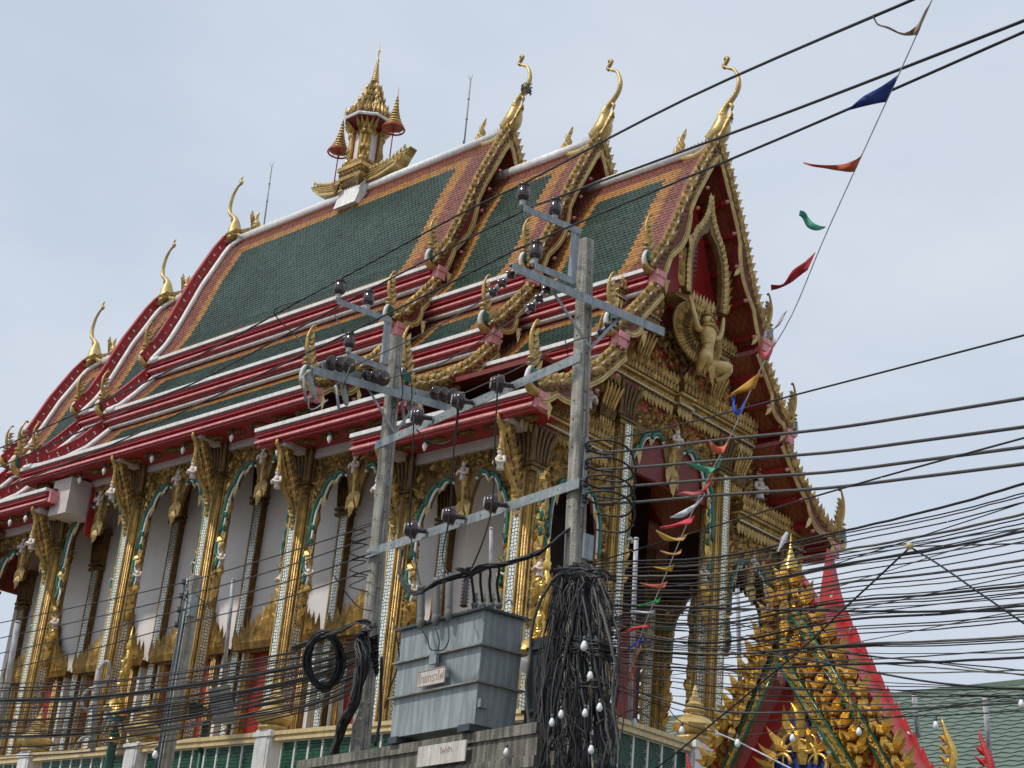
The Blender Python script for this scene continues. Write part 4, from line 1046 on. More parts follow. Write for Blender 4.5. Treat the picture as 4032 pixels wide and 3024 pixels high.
# arms run across the row (along N_), drawn in the vertical plane through the pole with normal E_
def armp(x, y, P, o=0): return onp(x, y, P+E_*o, E_)
for nm, P, pole, ofs, A in (
    ('R', PRT, poleR, 0, dict(up=((2055, 812), (2280, 905)), ris=((2272, 905), (2255, 1112)), lo=((2100, 1040), (2252, 1100)), pins=((2062, 757), (2187, 815), (2110, 985)), cross=(((2010, 1040), (2605, 1298)),), br=(((2180, 1152), (2318, 1360)), ((2450, 1240), (2325, 1372))))),
    ('L', PLT, poleL, 0, dict(up=((1325, 1180), (1535, 1255)), ris=((1533, 1255), (1512, 1432)), lo=((1372, 1392), (1520, 1448)), pins=((1338, 1130), (1452, 1172), (1378, 1340)), cross=(((1228, 1448), (1772, 1600)), ((1262, 1428), (1700, 1555))), br=(((1425, 1490), (1552, 1700)), ((1640, 1592), (1556, 1702)))))):
    m = MB(); ex = .12
    ang(m, armp(*A['up'][0], P, ex), armp(*A['up'][1], P, ex), .085); ang(m, armp(*A['lo'][0], P, ex), armp(*A['lo'][1], P, ex), .085)
    m.bar(armp(*A['ris'][0], P, ex), armp(*A['ris'][1], P, ex), .09, .02, 0, up=E_); m.bar(armp(*A['ris'][0], P, ex)-N_*.045, armp(*A['ris'][1], P, ex)-N_*.045, .015, .09, 0, up=E_)
    m.build('insulator_bracket', ['galv'], pole)
    for i, ((a, b), (c, d)) in enumerate(A['cross']):
        m = MB(); e2 = ex+.06-.34*i; p, q = armp(a, b, P, e2), armp(c, d, P, e2); ang(m, p, q, .11, .014)
        m.build('crossarm', ['galv'], pole)
    for (a, b), (c, d) in A['br']:
        m = MB(); m.bar(armp(a, b, P, ex+.04), armp(c, d, P, ex+.02), .035, .012, 0, up=E_); m.build('crossarm_brace', ['galv'], pole)
    for i, (x, y) in enumerate(A['pins']):
        c = armp(x, y, P, ex); s = 1.0
        mm = MB(); mm.lathe(c, [(.02, -.16), (.035, -.12), (.055, -.11), (.084, -.08), (.080, -.02), (.068, .045), (.058, .06), (.080, .075), (.082, .09), (.05, .105), (.043, .13), (.02, .145)], 16, 0)
        o = mm.build('pin_insulator', ['porc'], pole); b_ = MB(); b_.lathe(c-Z*.20, [(.03, 0), (.042, .03), (.03, .05), (.045, .07), (.02, .10)], 10, 0); b_.build('insulator_pin', ['polym'], o)
        TOPS[nm+str(i)] = c+Z*.13
# strain insulator strings
def strain(pole, p, q, r, n=3, mat_='porc'):
    p, q = Vector(p), Vector(q); d = (q-p).normalized(); L = (q-p).length; m = MB()
    for i in range(n):
        s = L*(i+.5)/n; m.lathe(p+d*s, [(.018, -.07), (.03, -.04), (r*.55, -.02), (r, .0), (r*.96, .018), (r*.5, .012), (.03, .03), (.022, .07)], 18, 0, ax=d)
    o = m.build('strain_insulator', [mat_], pole); c = MB()
    for i in range(n+1): s = L*i/n; c.lathe(p+d*(s-.025), [(.02, -.01), (.034, .0), (.034, .045), (.018, .055)], 8, 0, ax=d)
    c.build('strain_insulator_fitting', ['polym' if r < .1 else 'goldd'], o); return o
for a, b in (((2030, 1062), (1925, 1165)), ((2170, 1122), (2078, 1225)), ((2440, 1250), (2352, 1320))):
    strain(poleR, armp(*a, PRT, .12), at(b[0], b[1], (armp(*a, PRT, .12)-CAM).dot(CF)+.15), .072)
for (x0, y0), (x1, y1) in (((1290, 1428), (1392, 1442)), ((1432, 1476), (1526, 1494)), ((1700, 1546), (1800, 1562))):
    t0 = (armp(x0, y0, PLT)-CAM).dot(CF); strain(poleL, at(x0, y0, t0+.05), at(x1, y1, t0-.42), .112)
# drop-out fuses hanging from the front arm of the left pole
for x, y in ((1222, 1500), (1352, 1535), (1612, 1600)):
    t0 = (armp(x, 1540, PLT)-CAM).dot(CF)-.1; a, b = at(x-7, y-45, t0), at(x+14, y+62, t0); f = MB(); d = (b-a).normalized(); L = (b-a).length
    f.lathe(a, [(.02, 0), (.045, .02), (.05, .06), (.035, .08)]+[(.036+.012*(i % 2), .09+.022*i) for i in range(int((L-.14)/.022))]+[(.04, L-.03), (.02, L)], 12, 0, ax=d)
    o = f.build('dropout_fuse', ['polym'], poleL)
    g = MB(); c, e = at(x-28, y-20, t0-.05), at(x-18, y+78, t0-.05); g.tube([c, e], .02, 8, 0); g.bar(at(x-38, y-8, t0-.05), at(x-8, y-38, t0-.03), .02, .02, 0); g.build('fuse_tube', ['wpipe'], o)
    h = MB(); h.bar(e, b+d*.02, .03, .03, 0); h.tube(smooth_path([b, at(x+18, y-10, t0), at(x+26, y-40, t0), at(x+22, y-55, t0)], 3), .01, 5, 0); h.build('fuse_hinge', ['tankd'], o)
# the two long bars between the poles with ball insulators
frame = thing('insulator_crossbar', 'upper long grey steel bar joining the two concrete poles, with three brown insulators', 'crossbar', (PR.x, PR.y, zat(2285, 1400, PR)), 'steel bars between the poles')
frame2 = thing('insulator_crossbar', 'lower long grey steel bar joining the two concrete poles above the transformer', 'crossbar', (PR.x, PR.y, zat(2280, 1900, PR)), 'steel bars between the poles')
BALL = []
for fr, (a, b), pins in ((frame, ((1478, 1755), (2285, 1405)), ((1960, 1512), (1805, 1578), (1645, 1640))), (frame2, ((1442, 2180), (2280, 1902)), ((1935, 1982), (1770, 2030), (1620, 2085)))):
    m = MB(); p, q = rowp(*a, -.14), rowp(*b, -.14); d = (q-p).normalized(); m.obox((p+q)/2, d*((q-p).length/2), N_*.006, Z*.062, 0); m.obox((p+q)/2+Z*.058+N_*.04, d*((q-p).length/2), N_*.045, Z*.005, 0)
    br_ = m.build('steel_bar', ['galv'], fr)
    for i in range(12): 
        h = MB(); c = p.lerp(q, (i+.5)/12)-N_*.008; 
    hb = MB()
    for i in range(9): hb.lathe(p.lerp(q, (i+.25)/9)-N_*.006, [(.0, 0), (.011, 0), (.011, .003)], 8, 0, ax=-N_)
    hb.build('bar_holes', ['tankd'], br_, kind='stuff')
    for x, y in pins:
        c = rowp(x, y, -.34); ax = (-N_-E_*.55).normalized(); m = MB()
        m.lathe(c-ax*.08, [(.03, -.12), (.035, -.02), (.06, 0), (.115, .012), (.130, .04), (.112, .052), (.125, .065), (.122, .095), (.095, .107), (.102, .12), (.09, .15), (.05, .165), (.042, .155)], 20, 0, ax=ax)
        o = m.build('ball_insulator', ['porc'], fr); k = MB(); k.tube([c-ax*.09, c-ax*.17], .02, 8, 0); k.lathe(c+ax*.07, [(.066, .012), (.078, .02), (.066, .028), (.03, .028)], 16, 1, ax=ax); k.build('insulator_stud', ['rust', 'polym'], o)
        BALL.append(c+ax*.08)

# ------------------------------------------------------------------ transformer on its platform
TO = -.42
c0 = rowp(1910, 2400, TO); cl = rowp(1582, 2478, TO); WT = (c0-cl).length; W0 = Vector((c0.x, c0.y, 0))
zt = zat(1910, 2400, W0); z1 = zat(1892, 2538, W0); z2 = zat(1882, 2684, W0); z3 = zat(1873, 2850, W0)
rt = onp(2065, 2440, c0, E_); DT = (rt-c0).dot(N_)
trans = thing('transformer', 'grey steel transformer tank with a white name plate, on a concrete platform', 'transformer', (c0.x, c0.y, z3))
def tier(za, zb, bulge_t, bulge_b):
    m = MB(); vs = []
    for z, bg_ in ((zb, bulge_b), (za, bulge_t)):
        for a, b in ((-WT-bg_, -bg_), (bg_, -bg_), (bg_, DT+bg_), (-WT-bg_, DT+bg_)): vs.append(W0+E_*a+N_*b+Z*z)
    m.add(vs, [(3, 2, 1, 0), (4, 5, 6, 7), (0, 1, 5, 4), (1, 2, 6, 5), (2, 3, 7, 6), (3, 0, 4, 7)]); return m
tier(zt, z1+.012, 0, -.012).build('tank_section', ['tank'], trans); tier(z1-.012, z2+.012, -.0, -.012).build('tank_section', ['tank'], trans); tier(z2-.012, z3, -.0, -.01).build('tank_section', ['tank'], trans)
m = MB()
for z in (z1, z2):
    m.obox(W0-E_*(WT/2)+N_*(DT/2)+Z*z, E_*(WT/2+.055), N_*(DT/2+.055), Z*.010, 0)
m.build('tank_flange', ['tankf'], trans)
lid = MB(); lid.obox(W0-E_*(WT/2)+N_*(DT/2)+Z*(zt+.008), E_*(WT/2+.065), N_*(DT/2+.065), Z*.014, 0)
for i in range(14): lid.lathe(W0-E_*(WT*i/13)-N_*.05+Z*(zt+.02), [(.012, 0), (.012, .015)], 6, 0)
for i in range(9): lid.lathe(W0+E_*.05+N_*(DT*i/8)+Z*(zt+.02), [(.012, 0), (.012, .015)], 6, 0)
lid.build('tank_lid', ['tankd'], trans)
ft = MB(); ft.obox(W0-E_*(WT-.12)+N_*(DT/2)+Z*(z3-.04), E_*.10, N_*(DT/2+.03), Z*.04, 0); ft.build('tank_foot', ['tankd'], trans); ft = MB(); ft.obox(W0-E_*.14+N_*(DT/2)+Z*(z3-.04), E_*.12, N_*(DT/2+.05), Z*.04, 0); ft.build('tank_foot', ['tankd'], trans)
rd = MB()
for i in range(9): rd.obox(W0+E_*(.02+.16)+N_*(DT+.10+.04*i)+Z*((zt+z3)/2-.12), E_*.15, N_*.008, Z*((zt-z3)/2-.10), 0)
rd.obox(W0+E_*.18+N_*(DT+.25)+Z*(z3+.25), E_*.16, N_*.2, Z*.02, 0); rd.obox(W0+E_*.18+N_*(DT+.25)+Z*(zt-.35), E_*.16, N_*.2, Z*.02, 0)
rd.build('cooling_fin', ['tankd'], trans)
# name plate and its bracket
pa, pb = rowp(1648, 2648, TO-.07), rowp(1757, 2623, TO-.07); zb_ = rowp(1650, 2706, TO-.07).z
zc = (pa.z+zb_)/2; ph = (pa.z-zb_)/2; ctr = (Vector((pa.x, pa.y, 0))+Vector((pb.x, pb.y, 0)))/2+Z*zc; wl = Vector(((pb-pa).x, (pb-pa).y, 0)).length/2
m = MB(); m.obox(ctr, E_*wl, N_*.006, Z*ph, 0); plate = m.build('name_plate', ['sign'], trans)
m = MB()
for a in (-1, 1): m.obox(ctr+Z*(a*ph)-N_*.004, E_*(wl+.006), N_*.008, Z*.005, 0); m.obox(ctr+E_*(a*wl)-N_*.004, E_*.005, N_*.008, Z*ph, 0)
m.build('plate_frame', ['ink'], plate)
def text(body, c, size, mat_, parent, name, squash=1.0):
    cu = bpy.data.curves.new(name, 'FONT'); cu.body = body; cu.size = size; cu.align_x = 'CENTER'; cu.align_y = 'CENTER'; cu.extrude = .0015; cu.materials.append(M[mat_])
    o = bpy.data.objects.new(name+'_source', cu); scene.collection.objects.link(o)
    bpy.context.view_layer.update(); me = bpy.data.meshes.new_from_object(o); scene.collection.objects.unlink(o); bpy.data.objects.remove(o); o = bpy.data.objects.new(name, me); scene.collection.objects.link(o); o.parent = parent
    R3 = Matrix((( E_.x, 0, -N_.x), (E_.y, 0, -N_.y), (0, 1, 0))).to_4x4(); pl = WL[parent.name]
    o.matrix_parent_inverse = Matrix.Identity(4); o.matrix_basis = Matrix.Translation(Vector(c)-pl) @ R3 @ Matrix.Diagonal(V(squash, 1, 1, 1)); return o
text('\u0e44\u0e17\u0e22\u0e17\u0e23\u0e32\u0e42\u0e1f', ctr-N_*.009-Z*.01, ph*1.55, 'ink', plate, 'sign_lettering', .95)
m = MB(); bc = rowp(1708, 2598, TO-.06); m.obox(bc, E_*.075, N_*.02, Z*.055, 0); m.build('terminal_box', ['tank'], trans)
m = MB(); bc = onp(1900, 2770, W0+E_*.03, E_); m.obox(bc, N_*.05, E_*.03, Z*.05, 0); m.build('earth_terminal', ['tank'], trans)
for x, y0, y1 in ((1652, 2312, 2470), (1712, 2285, 2456), (1762, 2268, 2438)):
    a, b = rowp(x+3, y1, TO-.10), rowp(x+8, y0, TO-.10); L = (b-a).length; d = (b-a).normalized()
    m = MB(); m.lathe(a, [(.015, -.03), (.035, 0), (.052, .03), (.052, .1), (.045, .12)]+[(.047+.004*(i % 2), .13+.02*i) for i in range(int((L-.2)/.02))]+[(.045, L-.06), (.03, L-.05), (.055, L-.05), (.055, L+.02), (.02, L+.03)], 14, 0, ax=d)
    m.build('surge_arrester', ['grub'], trans)
a = rowp(1825, 2392, TO+.25); m = MB(); m.lathe(a, [(.03+.028*(i % 2), .022*i) for i in range(18)]+[(.02, .42)], 14, 0); m.build('high_voltage_bushing', ['porc'], trans)
for x in (1870, 1900, 1935, 1965): 
    a = rowp(x, 2380, TO+.4); m = MB(); m.lathe(a, [(.035, -.05), (.05, 0), (.03, .03), (.045, .06), (.025, .09), (.03, .14)], 12, 0); m.build('low_voltage_bushing', ['grub'], trans)
m = MB(); lg = onp(2005, 2378, W0+E_*.0, E_); m.tube([lg+V(0, 0, .0)+N_*(.05*math.cos(t))+Z*(.05*math.sin(t)) for t in np.linspace(0, PI, 9)], .014, 6, 0); m.build('lifting_lug', ['wpipe'], trans)
# platform: stained concrete beams
pf_ = thing('transformer_platform', 'stained concrete beam platform carrying the transformer between the poles', 'platform', (PL.x, PL.y, z3-.3))
zb0 = z3-.09
for o_, dz in ((-.30, .0), (.32, .0)):
    m = MB(); a = PL-E_*.75; b = PR+E_*.12; a = Vector((a.x, a.y, 0))+N_*o_; b = Vector((b.x, b.y, 0))+N_*o_; dd = (b-a)
    m.obox((a+b)/2+Z*(zb0-.06), dd/2, N_*.10, Z*.06, 0); m.obox((a+b)/2+Z*(zb0-.24), dd/2, N_*.07, Z*.12, 0); m.obox((a+b)/2+Z*(zb0-.42), dd/2, N_*.10, Z*.06, 0)
    m.build('platform_beam', ['concd'], pf_)
sg_ = thing('platform_sign', 'weathered white sign plate fixed to the concrete platform beam below the transformer', 'sign', rowp(1740, 2965, -.45))
p0, p1 = rowp(1648, 2960, -.45), rowp(1838, 2928, -.45); cc = (p0+p1)/2-Z*.07
m = MB(); m.obox(cc, E_*((p1-p0).length/2), N_*.008, Z*.12, 0); sp_ = m.build('sign_plate', ['sign'], sg_)
text('\u0e44\u0e1f\u0e1f\u0e49\u0e32', cc-N_*.011+E_*.10+Z*.03, .085, 'ink', sp_, 'sign_lettering', 1.5)

# ------------------------------------------------------------------ wires and cables
NW = [0]
def wire(pts, r=.012, mat_='black', label=None, cat='cable', group=None, k=4, wob=0, name='power_cable'):
    """pts: (x, y, distance) in the photograph, or places"""
    P = [at(*p) if isinstance(p, tuple) and len(p) == 3 and p[0] > 50 or (isinstance(p, tuple) and abs(p[0]) <= 50 and len(p) == 3) else Vector(p) for p in pts]
    P = smooth_path(P, k)
    if wob: P = [P[0]]+[p+V(R.gauss(0, wob), R.gauss(0, wob), R.gauss(0, wob)) for p in P[1:-1]]+[P[-1]]
    m = MB(); m.tube(P, r, 6, 0); o = m.build(name, [mat_])
    tag(o, label, cat, group); return o
def tL(x): return lerp(31, 21.8, max(0, min(1, x/1480)))          # distance of the left-hand wires
T2, T1 = (TOPS['L0']-CAM).dot(CF), (TOPS['R0']-CAM).dot(CF)
w1 = [at(0, 1764, 31), at(380, 1592, 28.5), at(582, 1500, 27), at(850, 1366, 25), at(1178, 1186, 23), TOPS['L0'], at(1794, 852, 20.6), TOPS['R0'], at(2700, 390, 15.6), at(3600, -4, 12)]
wire(w1, .0135, label='uppermost black power line, resting on the left pole\'s outermost pin insulator', group='three high-voltage lines', k=5)
wire([at(0, 1838, 31), at(582, 1583, 27), at(781, 1500, 25.6), at(1178, 1290, 23.3), TOPS['L1'], at(2017, 852, 20), TOPS['R1'], at(3100, 443, 14.6), at(4040, 78, 12)], .0135, label='middle black power line, carried by the insulator nearest each pole top', group='three high-voltage lines', k=5)
wire([at(0, 1927, 31), at(420, 1760, 28), at(800, 1583, 25.5), at(1160, 1412, 23.2), TOPS['L2'], at(1850, 1075, 20.4), TOPS['R2'], at(3100, 533, 14.6), at(4040, 122, 12)], .0135, label='lowest of the three thick black power lines, on the lower pole brackets', group='three high-voltage lines', k=5)
# clamps and jumpers by the left pole
def jumper(pts, label, r=.009, m_='black', k=4): return wire([at(*p) for p in pts], r, m_, label, 'wire', 'jumper wires around the transformer', k, name='jumper_wire')
jumper([(1190, 1180, 22.9), (1085, 1215, 23), (1100, 1262, 23), (1190, 1350, 22.8), (1222, 1450, 22)], 'thin black jumper dropping from the upper line to the leftmost fuse')
jumper([(1318, 1240, 22.2), (1345, 1290, 22), (1355, 1310, 22)], 'short black jumper hanging from a line clamp beside the left pole')
jumper([(1378, 1445, 21.6), (1362, 1490, 21.5), (1350, 1530, 21.5)], 'short grey jumper from a strain insulator to the middle fuse', .011, 'greyc')
jumper([(1218, 1560, 21.6), (1216, 1605, 21.6), (1240, 1610, 21.7), (1290, 1575, 22)], 'bent grey rod under the leftmost fuse', .011, 'galv')
jumper([(1528, 1490, 21), (1620, 1465, 20.8), (1760, 1420, 20.3), (2078, 1225, 19.2)], 'thin wire from the left pole\'s strain insulator up to the right pole', .008, 'greyc')
jumper([(1394, 1440, 21), (1560, 1365, 20.6), (1750, 1270, 20.2), (1928, 1165, 19.3)], 'thin wire slanting up to the leftmost hanging insulator of the right pole', .008, 'greyc')
jumper([(1802, 1560, 20.5), (2000, 1470, 19.8), (2240, 1350, 19), (2352, 1320, 18.9)], 'thin wire running behind the right pole to its far hanging insulator', .008, 'greyc')
jumper([(1960, 1505, 18.9), (1948, 1760, 18.9), (1938, 1985, 18.8), (1905, 2120, 18.7), (1858, 2235, 18.8), (1828, 2288, 19)], 'long thin black wire from the upper bar past the lower bar to the bushing', .010)
jumper([(1805, 1575, 19.3), (1785, 1800, 19.3), (1770, 2030, 19.3), (1742, 2190, 19.2), (1765, 2262, 19)], 'middle thin black wire hanging between the two bars', .010)
jumper([(1630, 1640, 19.8), (1622, 1850, 19.8), (1615, 2080, 19.8), (1640, 2230, 19.5), (1655, 2305, 19.3)], 'leftmost thin black wire hanging between the two bars', .009)
jumper([(1640, 1690, 19.9), (1680, 1735, 19.9), (1735, 1748, 19.9), (1790, 1720, 19.8), (1808, 1600, 19.5)], 'drooping black loop of wire below the upper bar', .009)
for i, (a, b) in enumerate((((1575, 1500), (1545, 1610)), ((1612, 1520), (1600, 1600)), ((2225, 1395), (2185, 1440)))):
    jumper([(a[0], a[1]-60, 20.8), (a[0]+10, (a[1]+b[1])//2, 20.8), (b[0], b[1], 20.8)], ('short black drop wire on the left pole\'s right side', 'short curved black wire below the rightmost fuse arm', 'short wire hanging near the right end of the upper bar')[i], .008)
for i, (x, xx) in enumerate(((1655, 1690), (1712, 1722), (1765, 1745))):
    jumper([(x, 2470, 18.6), (lerp(x, xx, .5)+12, 2520, 18.5), (xx+4, 2556, 18.55), (1730, 2562, 18.6)], 'thin earth wire below the %s surge arrester' % ('left', 'middle', 'right')[i], .007)
# heavy black leads
def bundle(pts, n, spread, r, labels, group, mat_=('black',), k=5, name='cable', cat='cable', endfree=True, wob=.004):
    out = []
    for i in range(n):
        ph = R.uniform(0, 6.28); am = R.uniform(.2, 1)*spread; Q = []
        for j, (x, y, t) in enumerate(pts):
            o = V(math.cos(ph+j*.9), math.sin(ph+j*.7), math.sin(ph+j*1.3))*am; Q.append((rowp(x, y, -.18) if t == 0 else at(x, y, t))+o)
        lb = labels if isinstance(labels, str) else labels[min(i, len(labels)-1)]
        out.append(wire(Q, r*R.uniform(.75, 1.2), R.choice(mat_), lb, cat, group, k, wob, name))
    return out
bundle([(2300, 2050, 18.9), (2230, 2090, 18.7), (2130, 2170, 18.5), (2010, 2215, 18.5), (1900, 2235, 18.6), (1850, 2262, 18.8)], 7, .035, .014, 'black lead in the sagging bunch from the transformer top to the right pole', 'bunch of black leads above the transformer')
bundle([(1585, 2160, 20), (1572, 2240, 19.8), (1592, 2310, 19.5), (1650, 2335, 19), (1725, 2290, 18.8), (1850, 2255, 18.8)], 5, .03, .016, 'black lead looping from the left pole over the surge arresters', 'black leads looping beside the left pole')
for i, x in enumerate((1868, 1900, 1935, 1965)):
    wire([at(x, 2370, 19), at(x-8, 2300, 18.9), at(x-20+6*i, 2250-6*i, 18.8), at(x-70, 2240, 18.7), at(1850, 2262, 18.7)], .017, 'black', 'black arching lead above the transformer lid, %s from the left' % ('first', 'second', 'third', 'fourth')[i], 'cable', 'arching leads on the transformer', name='arching_lead')
# four thick conductors dead-ended on the right pole with loops
ORD = ['topmost', 'second', 'third', 'fourth and lowest']
for i, (ya, ym, ye) in enumerate(((1778, 1690, 1567), (1845, 1783, 1680), (1915, 1860, 1759), (1978, 1922, 1826))):
    wire([at(2345, ya+4, 18.9), at(2520, ya-8+i*2, 18.3), at(2850, lerp(ya, ym, .55), 17.1), at(3250, ym, 15.8), at(3640, lerp(ym, ye, .48), 14.6), at(4040, ye, 13.5)], .016, 'greyc', '%s of the four thick grey conductors right of the pole' % ORD[i], 'cable', 'four thick conductors leaving the right pole')
    y = ya-32
    wire([at(2420, ya+10, 18.6), at(2350, ya+5, 18.7), at(2308, y+15, 18.6), at(2322, y-8, 18.5), at(2400, y-12, 18.4), at(2470, y+18, 18.4), at(2498, y+70, 18.4), at(2500-4*i, y+118, 18.4), at(2450, y+150, 18.5), at(2350, y+140, 18.7)], .013, 'black', '%s black wire loop curling round the right pole\'s side' % ORD[i], 'cable', 'wire loops on the right pole', 5, name='wire_loop')
    sp = MB()
    for dz in (-.03, .03): sp.lathe(PR+E_*.14+N_*.02+Z*(zat(2340, ya, PR)+dz), [(.02, -.025), (.045, -.015), (.035, 0), (.045, .015), (.02, .025)], 12, 0)
    sp.build('spool_insulator', ['porc'], poleR, kind='stuff')
rk = MB(); rk.bar(PR+E_*.13+Z*zat(2340, 1740, PR), PR+E_*.13+Z*zat(2335, 2010, PR), .05, .012, 0, up=E_); rk.build('spool_rack', ['galv'], poleR)
# thin spans to the right
thin = [((2335, 1738), (2600, 1690), (3250, 1524), (4040, 1318), .009, 'topmost thin wire rising from the pole across the gable to the right edge'),
        ((2340, 2215), (2880, 2052), (3420, 1893), (4040, 1722), .009, 'thin dark wire that crosses the thick conductors at the right')]
for a, b, c, d, r, lb in thin: wire([at(*a, 18.9), at(*b, 17.6), at(*c, 15), at(*d, 12.8)], r, 'black', lb, 'cable', 'thin wires right of the pole')
span = [(2192, 1902, 2095), (2206, 1940, 2105), (2219, 1950, 2120), (2236, 1976, 2140), (2258, 2021, 2170), (2272, 2038, 2185), (2290, 2058, 2200), (2300, 2076, 2222), (2318, 2090, 2226), (2326, 2114, 2235), (2344, 2130, 2260), (2362, 2165, 2285), (2384, 2203, 2300),
        (2402, 2227, 2320), (2420, 2251, 2335), (2440, 2290, 2360), (2456, 2303, 2372), (2470, 2314, 2385), (2482, 2330, 2392), (2520, 2374, 2430), (2530, 2384, 2445), (2545, 2417, 2475), (2554, 2428, 2484), (2562, 2444, 2502), (2575, 2504, 2540), (2580, 2515, 2546), (2592, 2525, 2552),
        (2624, 2553, 2600), (2636, 2588, 2618), (2650, 2639, 2650), (2704, 2710, 2716), (2730, 2737, 2742), (2800, 2764, 2800), (2829, 2797, 2830), (2560, 2656, 2600), (2500, 2640, 2570), (2395, 2404, 2405), (2440, 2660, 2560)]
def nth(n): return '%d%s' % (n, 'th' if 10 <= n % 100 <= 20 else {1: 'st', 2: 'nd', 3: 'rd'}.get(n % 10, 'th'))
yrs = sorted(p[1] for p in span)
for i, (yl, yr, ym) in enumerate(span):
    y0 = min(2700, 2225+i*13) if i < 34 else (2400, 2420, 2380, 2330)[i-34]; hv = i % 4 == 0
    mt = ('black', 'black', 'greyc', 'black', 'bronzec')[i % 5]; r = (.012 if hv else .0065)
    j = 3+i
    wire([at(2320, y0, 18.9), at(2470, lerp(y0, yl, .45), 18.3), at(2832, yl, 17.3), at(3300, ym, 15.8), at(3700, lerp(ym, yr, .5)+3, 14.5), at(4040, yr, 13.4)], r, mt,
         '%s %s communication cable, %s from the top of the sheaf at the right picture edge' % ('thick' if hv else 'thin', {'black': 'black', 'greyc': 'grey', 'bronzec': 'brownish'}[mt], nth(yrs.index(yr)+1)),
         'cable', 'communication cables right of the pole', 6, .002)
for i in range(14):                                               # thin lines that cross the sheaf at odd slopes
    ya, yb = R.uniform(2230, 2720), 0; yr = R.uniform(1930, 2760); yl = lerp(ya, yr, .3)+R.uniform(10, 40)
    wire([at(2330, ya, 18.9), at(2832, yl, 17.2), at(3400, lerp(yl, yr, .5)+R.uniform(5, 20), 15.3), at(4040, yr, 13.5)], R.choice((.0045, .0055)), R.choice(('black', 'greyc')), 'hair-thin drop wire crossing the sheaf of cables at a slant', 'wire', 'hair-thin drop wires right of the pole', 6, .002, 'drop_wire')
# sheaf to the left of the left pole
LY = sorted([(lerp(2700, 2960, i/33)+R.uniform(-25, 25)) for i in range(34)])
for i in range(34):
    u = i/33; y1 = lerp(2560, 2790, u)+R.uniform(-12, 12); y0 = LY[i]; ym = lerp(y0, y1, .5)+R.uniform(5, 35)
    if i in (6, 17, 26, 30): r, mt = .020, 'black'
    else: r, mt = R.choice((.008, .009, .011)), ('black', 'greyc', 'black')[i % 3]
    tt = R.uniform(-.15, .15)
    wire([at(1490, 2500+u*150, 21.6), at(1400, lerp(2520, y1-20, .5+.3*u), 21.9), at(1180, y1+10, 23.2+tt), at(700, ym, 26.5+tt), at(330, lerp(ym, y0, .65)+8, 29+tt), at(-10, y0, 31+tt)], r, mt,
         '%s %s cable, %s from the top of the sheaf at the left picture edge' % ('thick' if r > .015 else 'thin', 'black' if mt == 'black' else 'grey', nth(i+1)), 'cable', 'communication cables left of the left pole', 6, .003)
SPX = []
for i, (a, b, c) in enumerate((((0, 2452), (728, 2292), (1462, 2068)), ((0, 2512), (719, 2347), (1442, 2122)), ((0, 2572), (712, 2402), (1438, 2188)), ((0, 2640), (704, 2462), (1432, 2252)))):
    wire([at(-10, a[1]+3, 33), at(370, (a[1]+b[1])/2+3, 31), at(b[0], b[1], 29), at(1100, (b[1]+c[1])/2+5, 24.5), at(*c, 21.9)], .010, 'black', '%s of the four thin service wires in front of the white wall' % ORD[i], 'cable', 'four service wires across the columns')
    zz = [(1462, c[1]-8), (1385, c[1]+16), (1442, c[1]+22), (1378, c[1]+52), (1400, c[1]+66), (1450, c[1]+78)]
    wire([at(x, y, 21.7) for x, y in zz], .008, 'black', '%s zigzag of slack wire left of the left pole' % ORD[i], 'wire', 'slack zigzag wires', 5, name='slack_wire')
wire([at(1310, 2260, 22), at(1400, 2380, 21.9), at(1462, 2405, 21.7)], .009, 'black', 'single slanting stay wire running down to the left pole', 'wire', name='stay_wire')
wire([at(1503, 2585, 20.9), at(1500, 2700, 20.9), at(1497, 2829, 20.8), at(1476, 2937, 20.7)], .022, 'black', 'thick black vertical cable right of the left pole', 'cable')
wire([at(1545, 2430, 20.6), at(1560, 2500, 20.4), at(1572, 2600, 20.4), at(1540, 2700, 20.6), at(1515, 2790, 20.8)], .009, 'black', 'thin black wire curving between the left pole and the tank', 'wire', name='slack_wire')
# cable coil and the bunch falling from it
coil = thing('cable_coil', 'big hanging coil of black cable left of the left pole', 'cable coil', at(1275, 2600, 21.9))
cc = at(1275, 2600, 21.9); ux = CR; uy = CU
for i in range(9):
    m = MB(); rx, ry = .235+R.uniform(-.05, .05), .36+R.uniform(-.05, .05); ox, oy = R.uniform(-.03, .03), R.uniform(-.04, .04); ph = R.uniform(0, 6)
    m.tube([cc+ux*(ox+rx*math.cos(t))+uy*(oy+ry*math.sin(t))+CF*(.04*math.sin(2*t+ph)) for t in np.linspace(0, 2*PI, 33)], .017, 6, 0); m.build('coil_turn', ['black'], coil)
bundle([(1462, 2470, 0), (1422, 2500, 0), (1428, 2612, 0), (1392, 2775, 0), (1338, 2883, 0), (1290, 3040, 0)], 26, .12, .013, 'cable in the black bunch sweeping down to the left of the left pole', 'bunch of cables hanging from the left pole', ('black', 'black', 'greyc'), wob=.01)
bundle([(1462, 2470, 21.7), (1420, 2445, 21.7), (1340, 2480, 21.8), (1240, 2520, 22), (1150, 2560, 22.4)], 6, .05, .011, 'loose cable arching over the black coil', 'cables arching over the coil', ('black', 'greyc'))
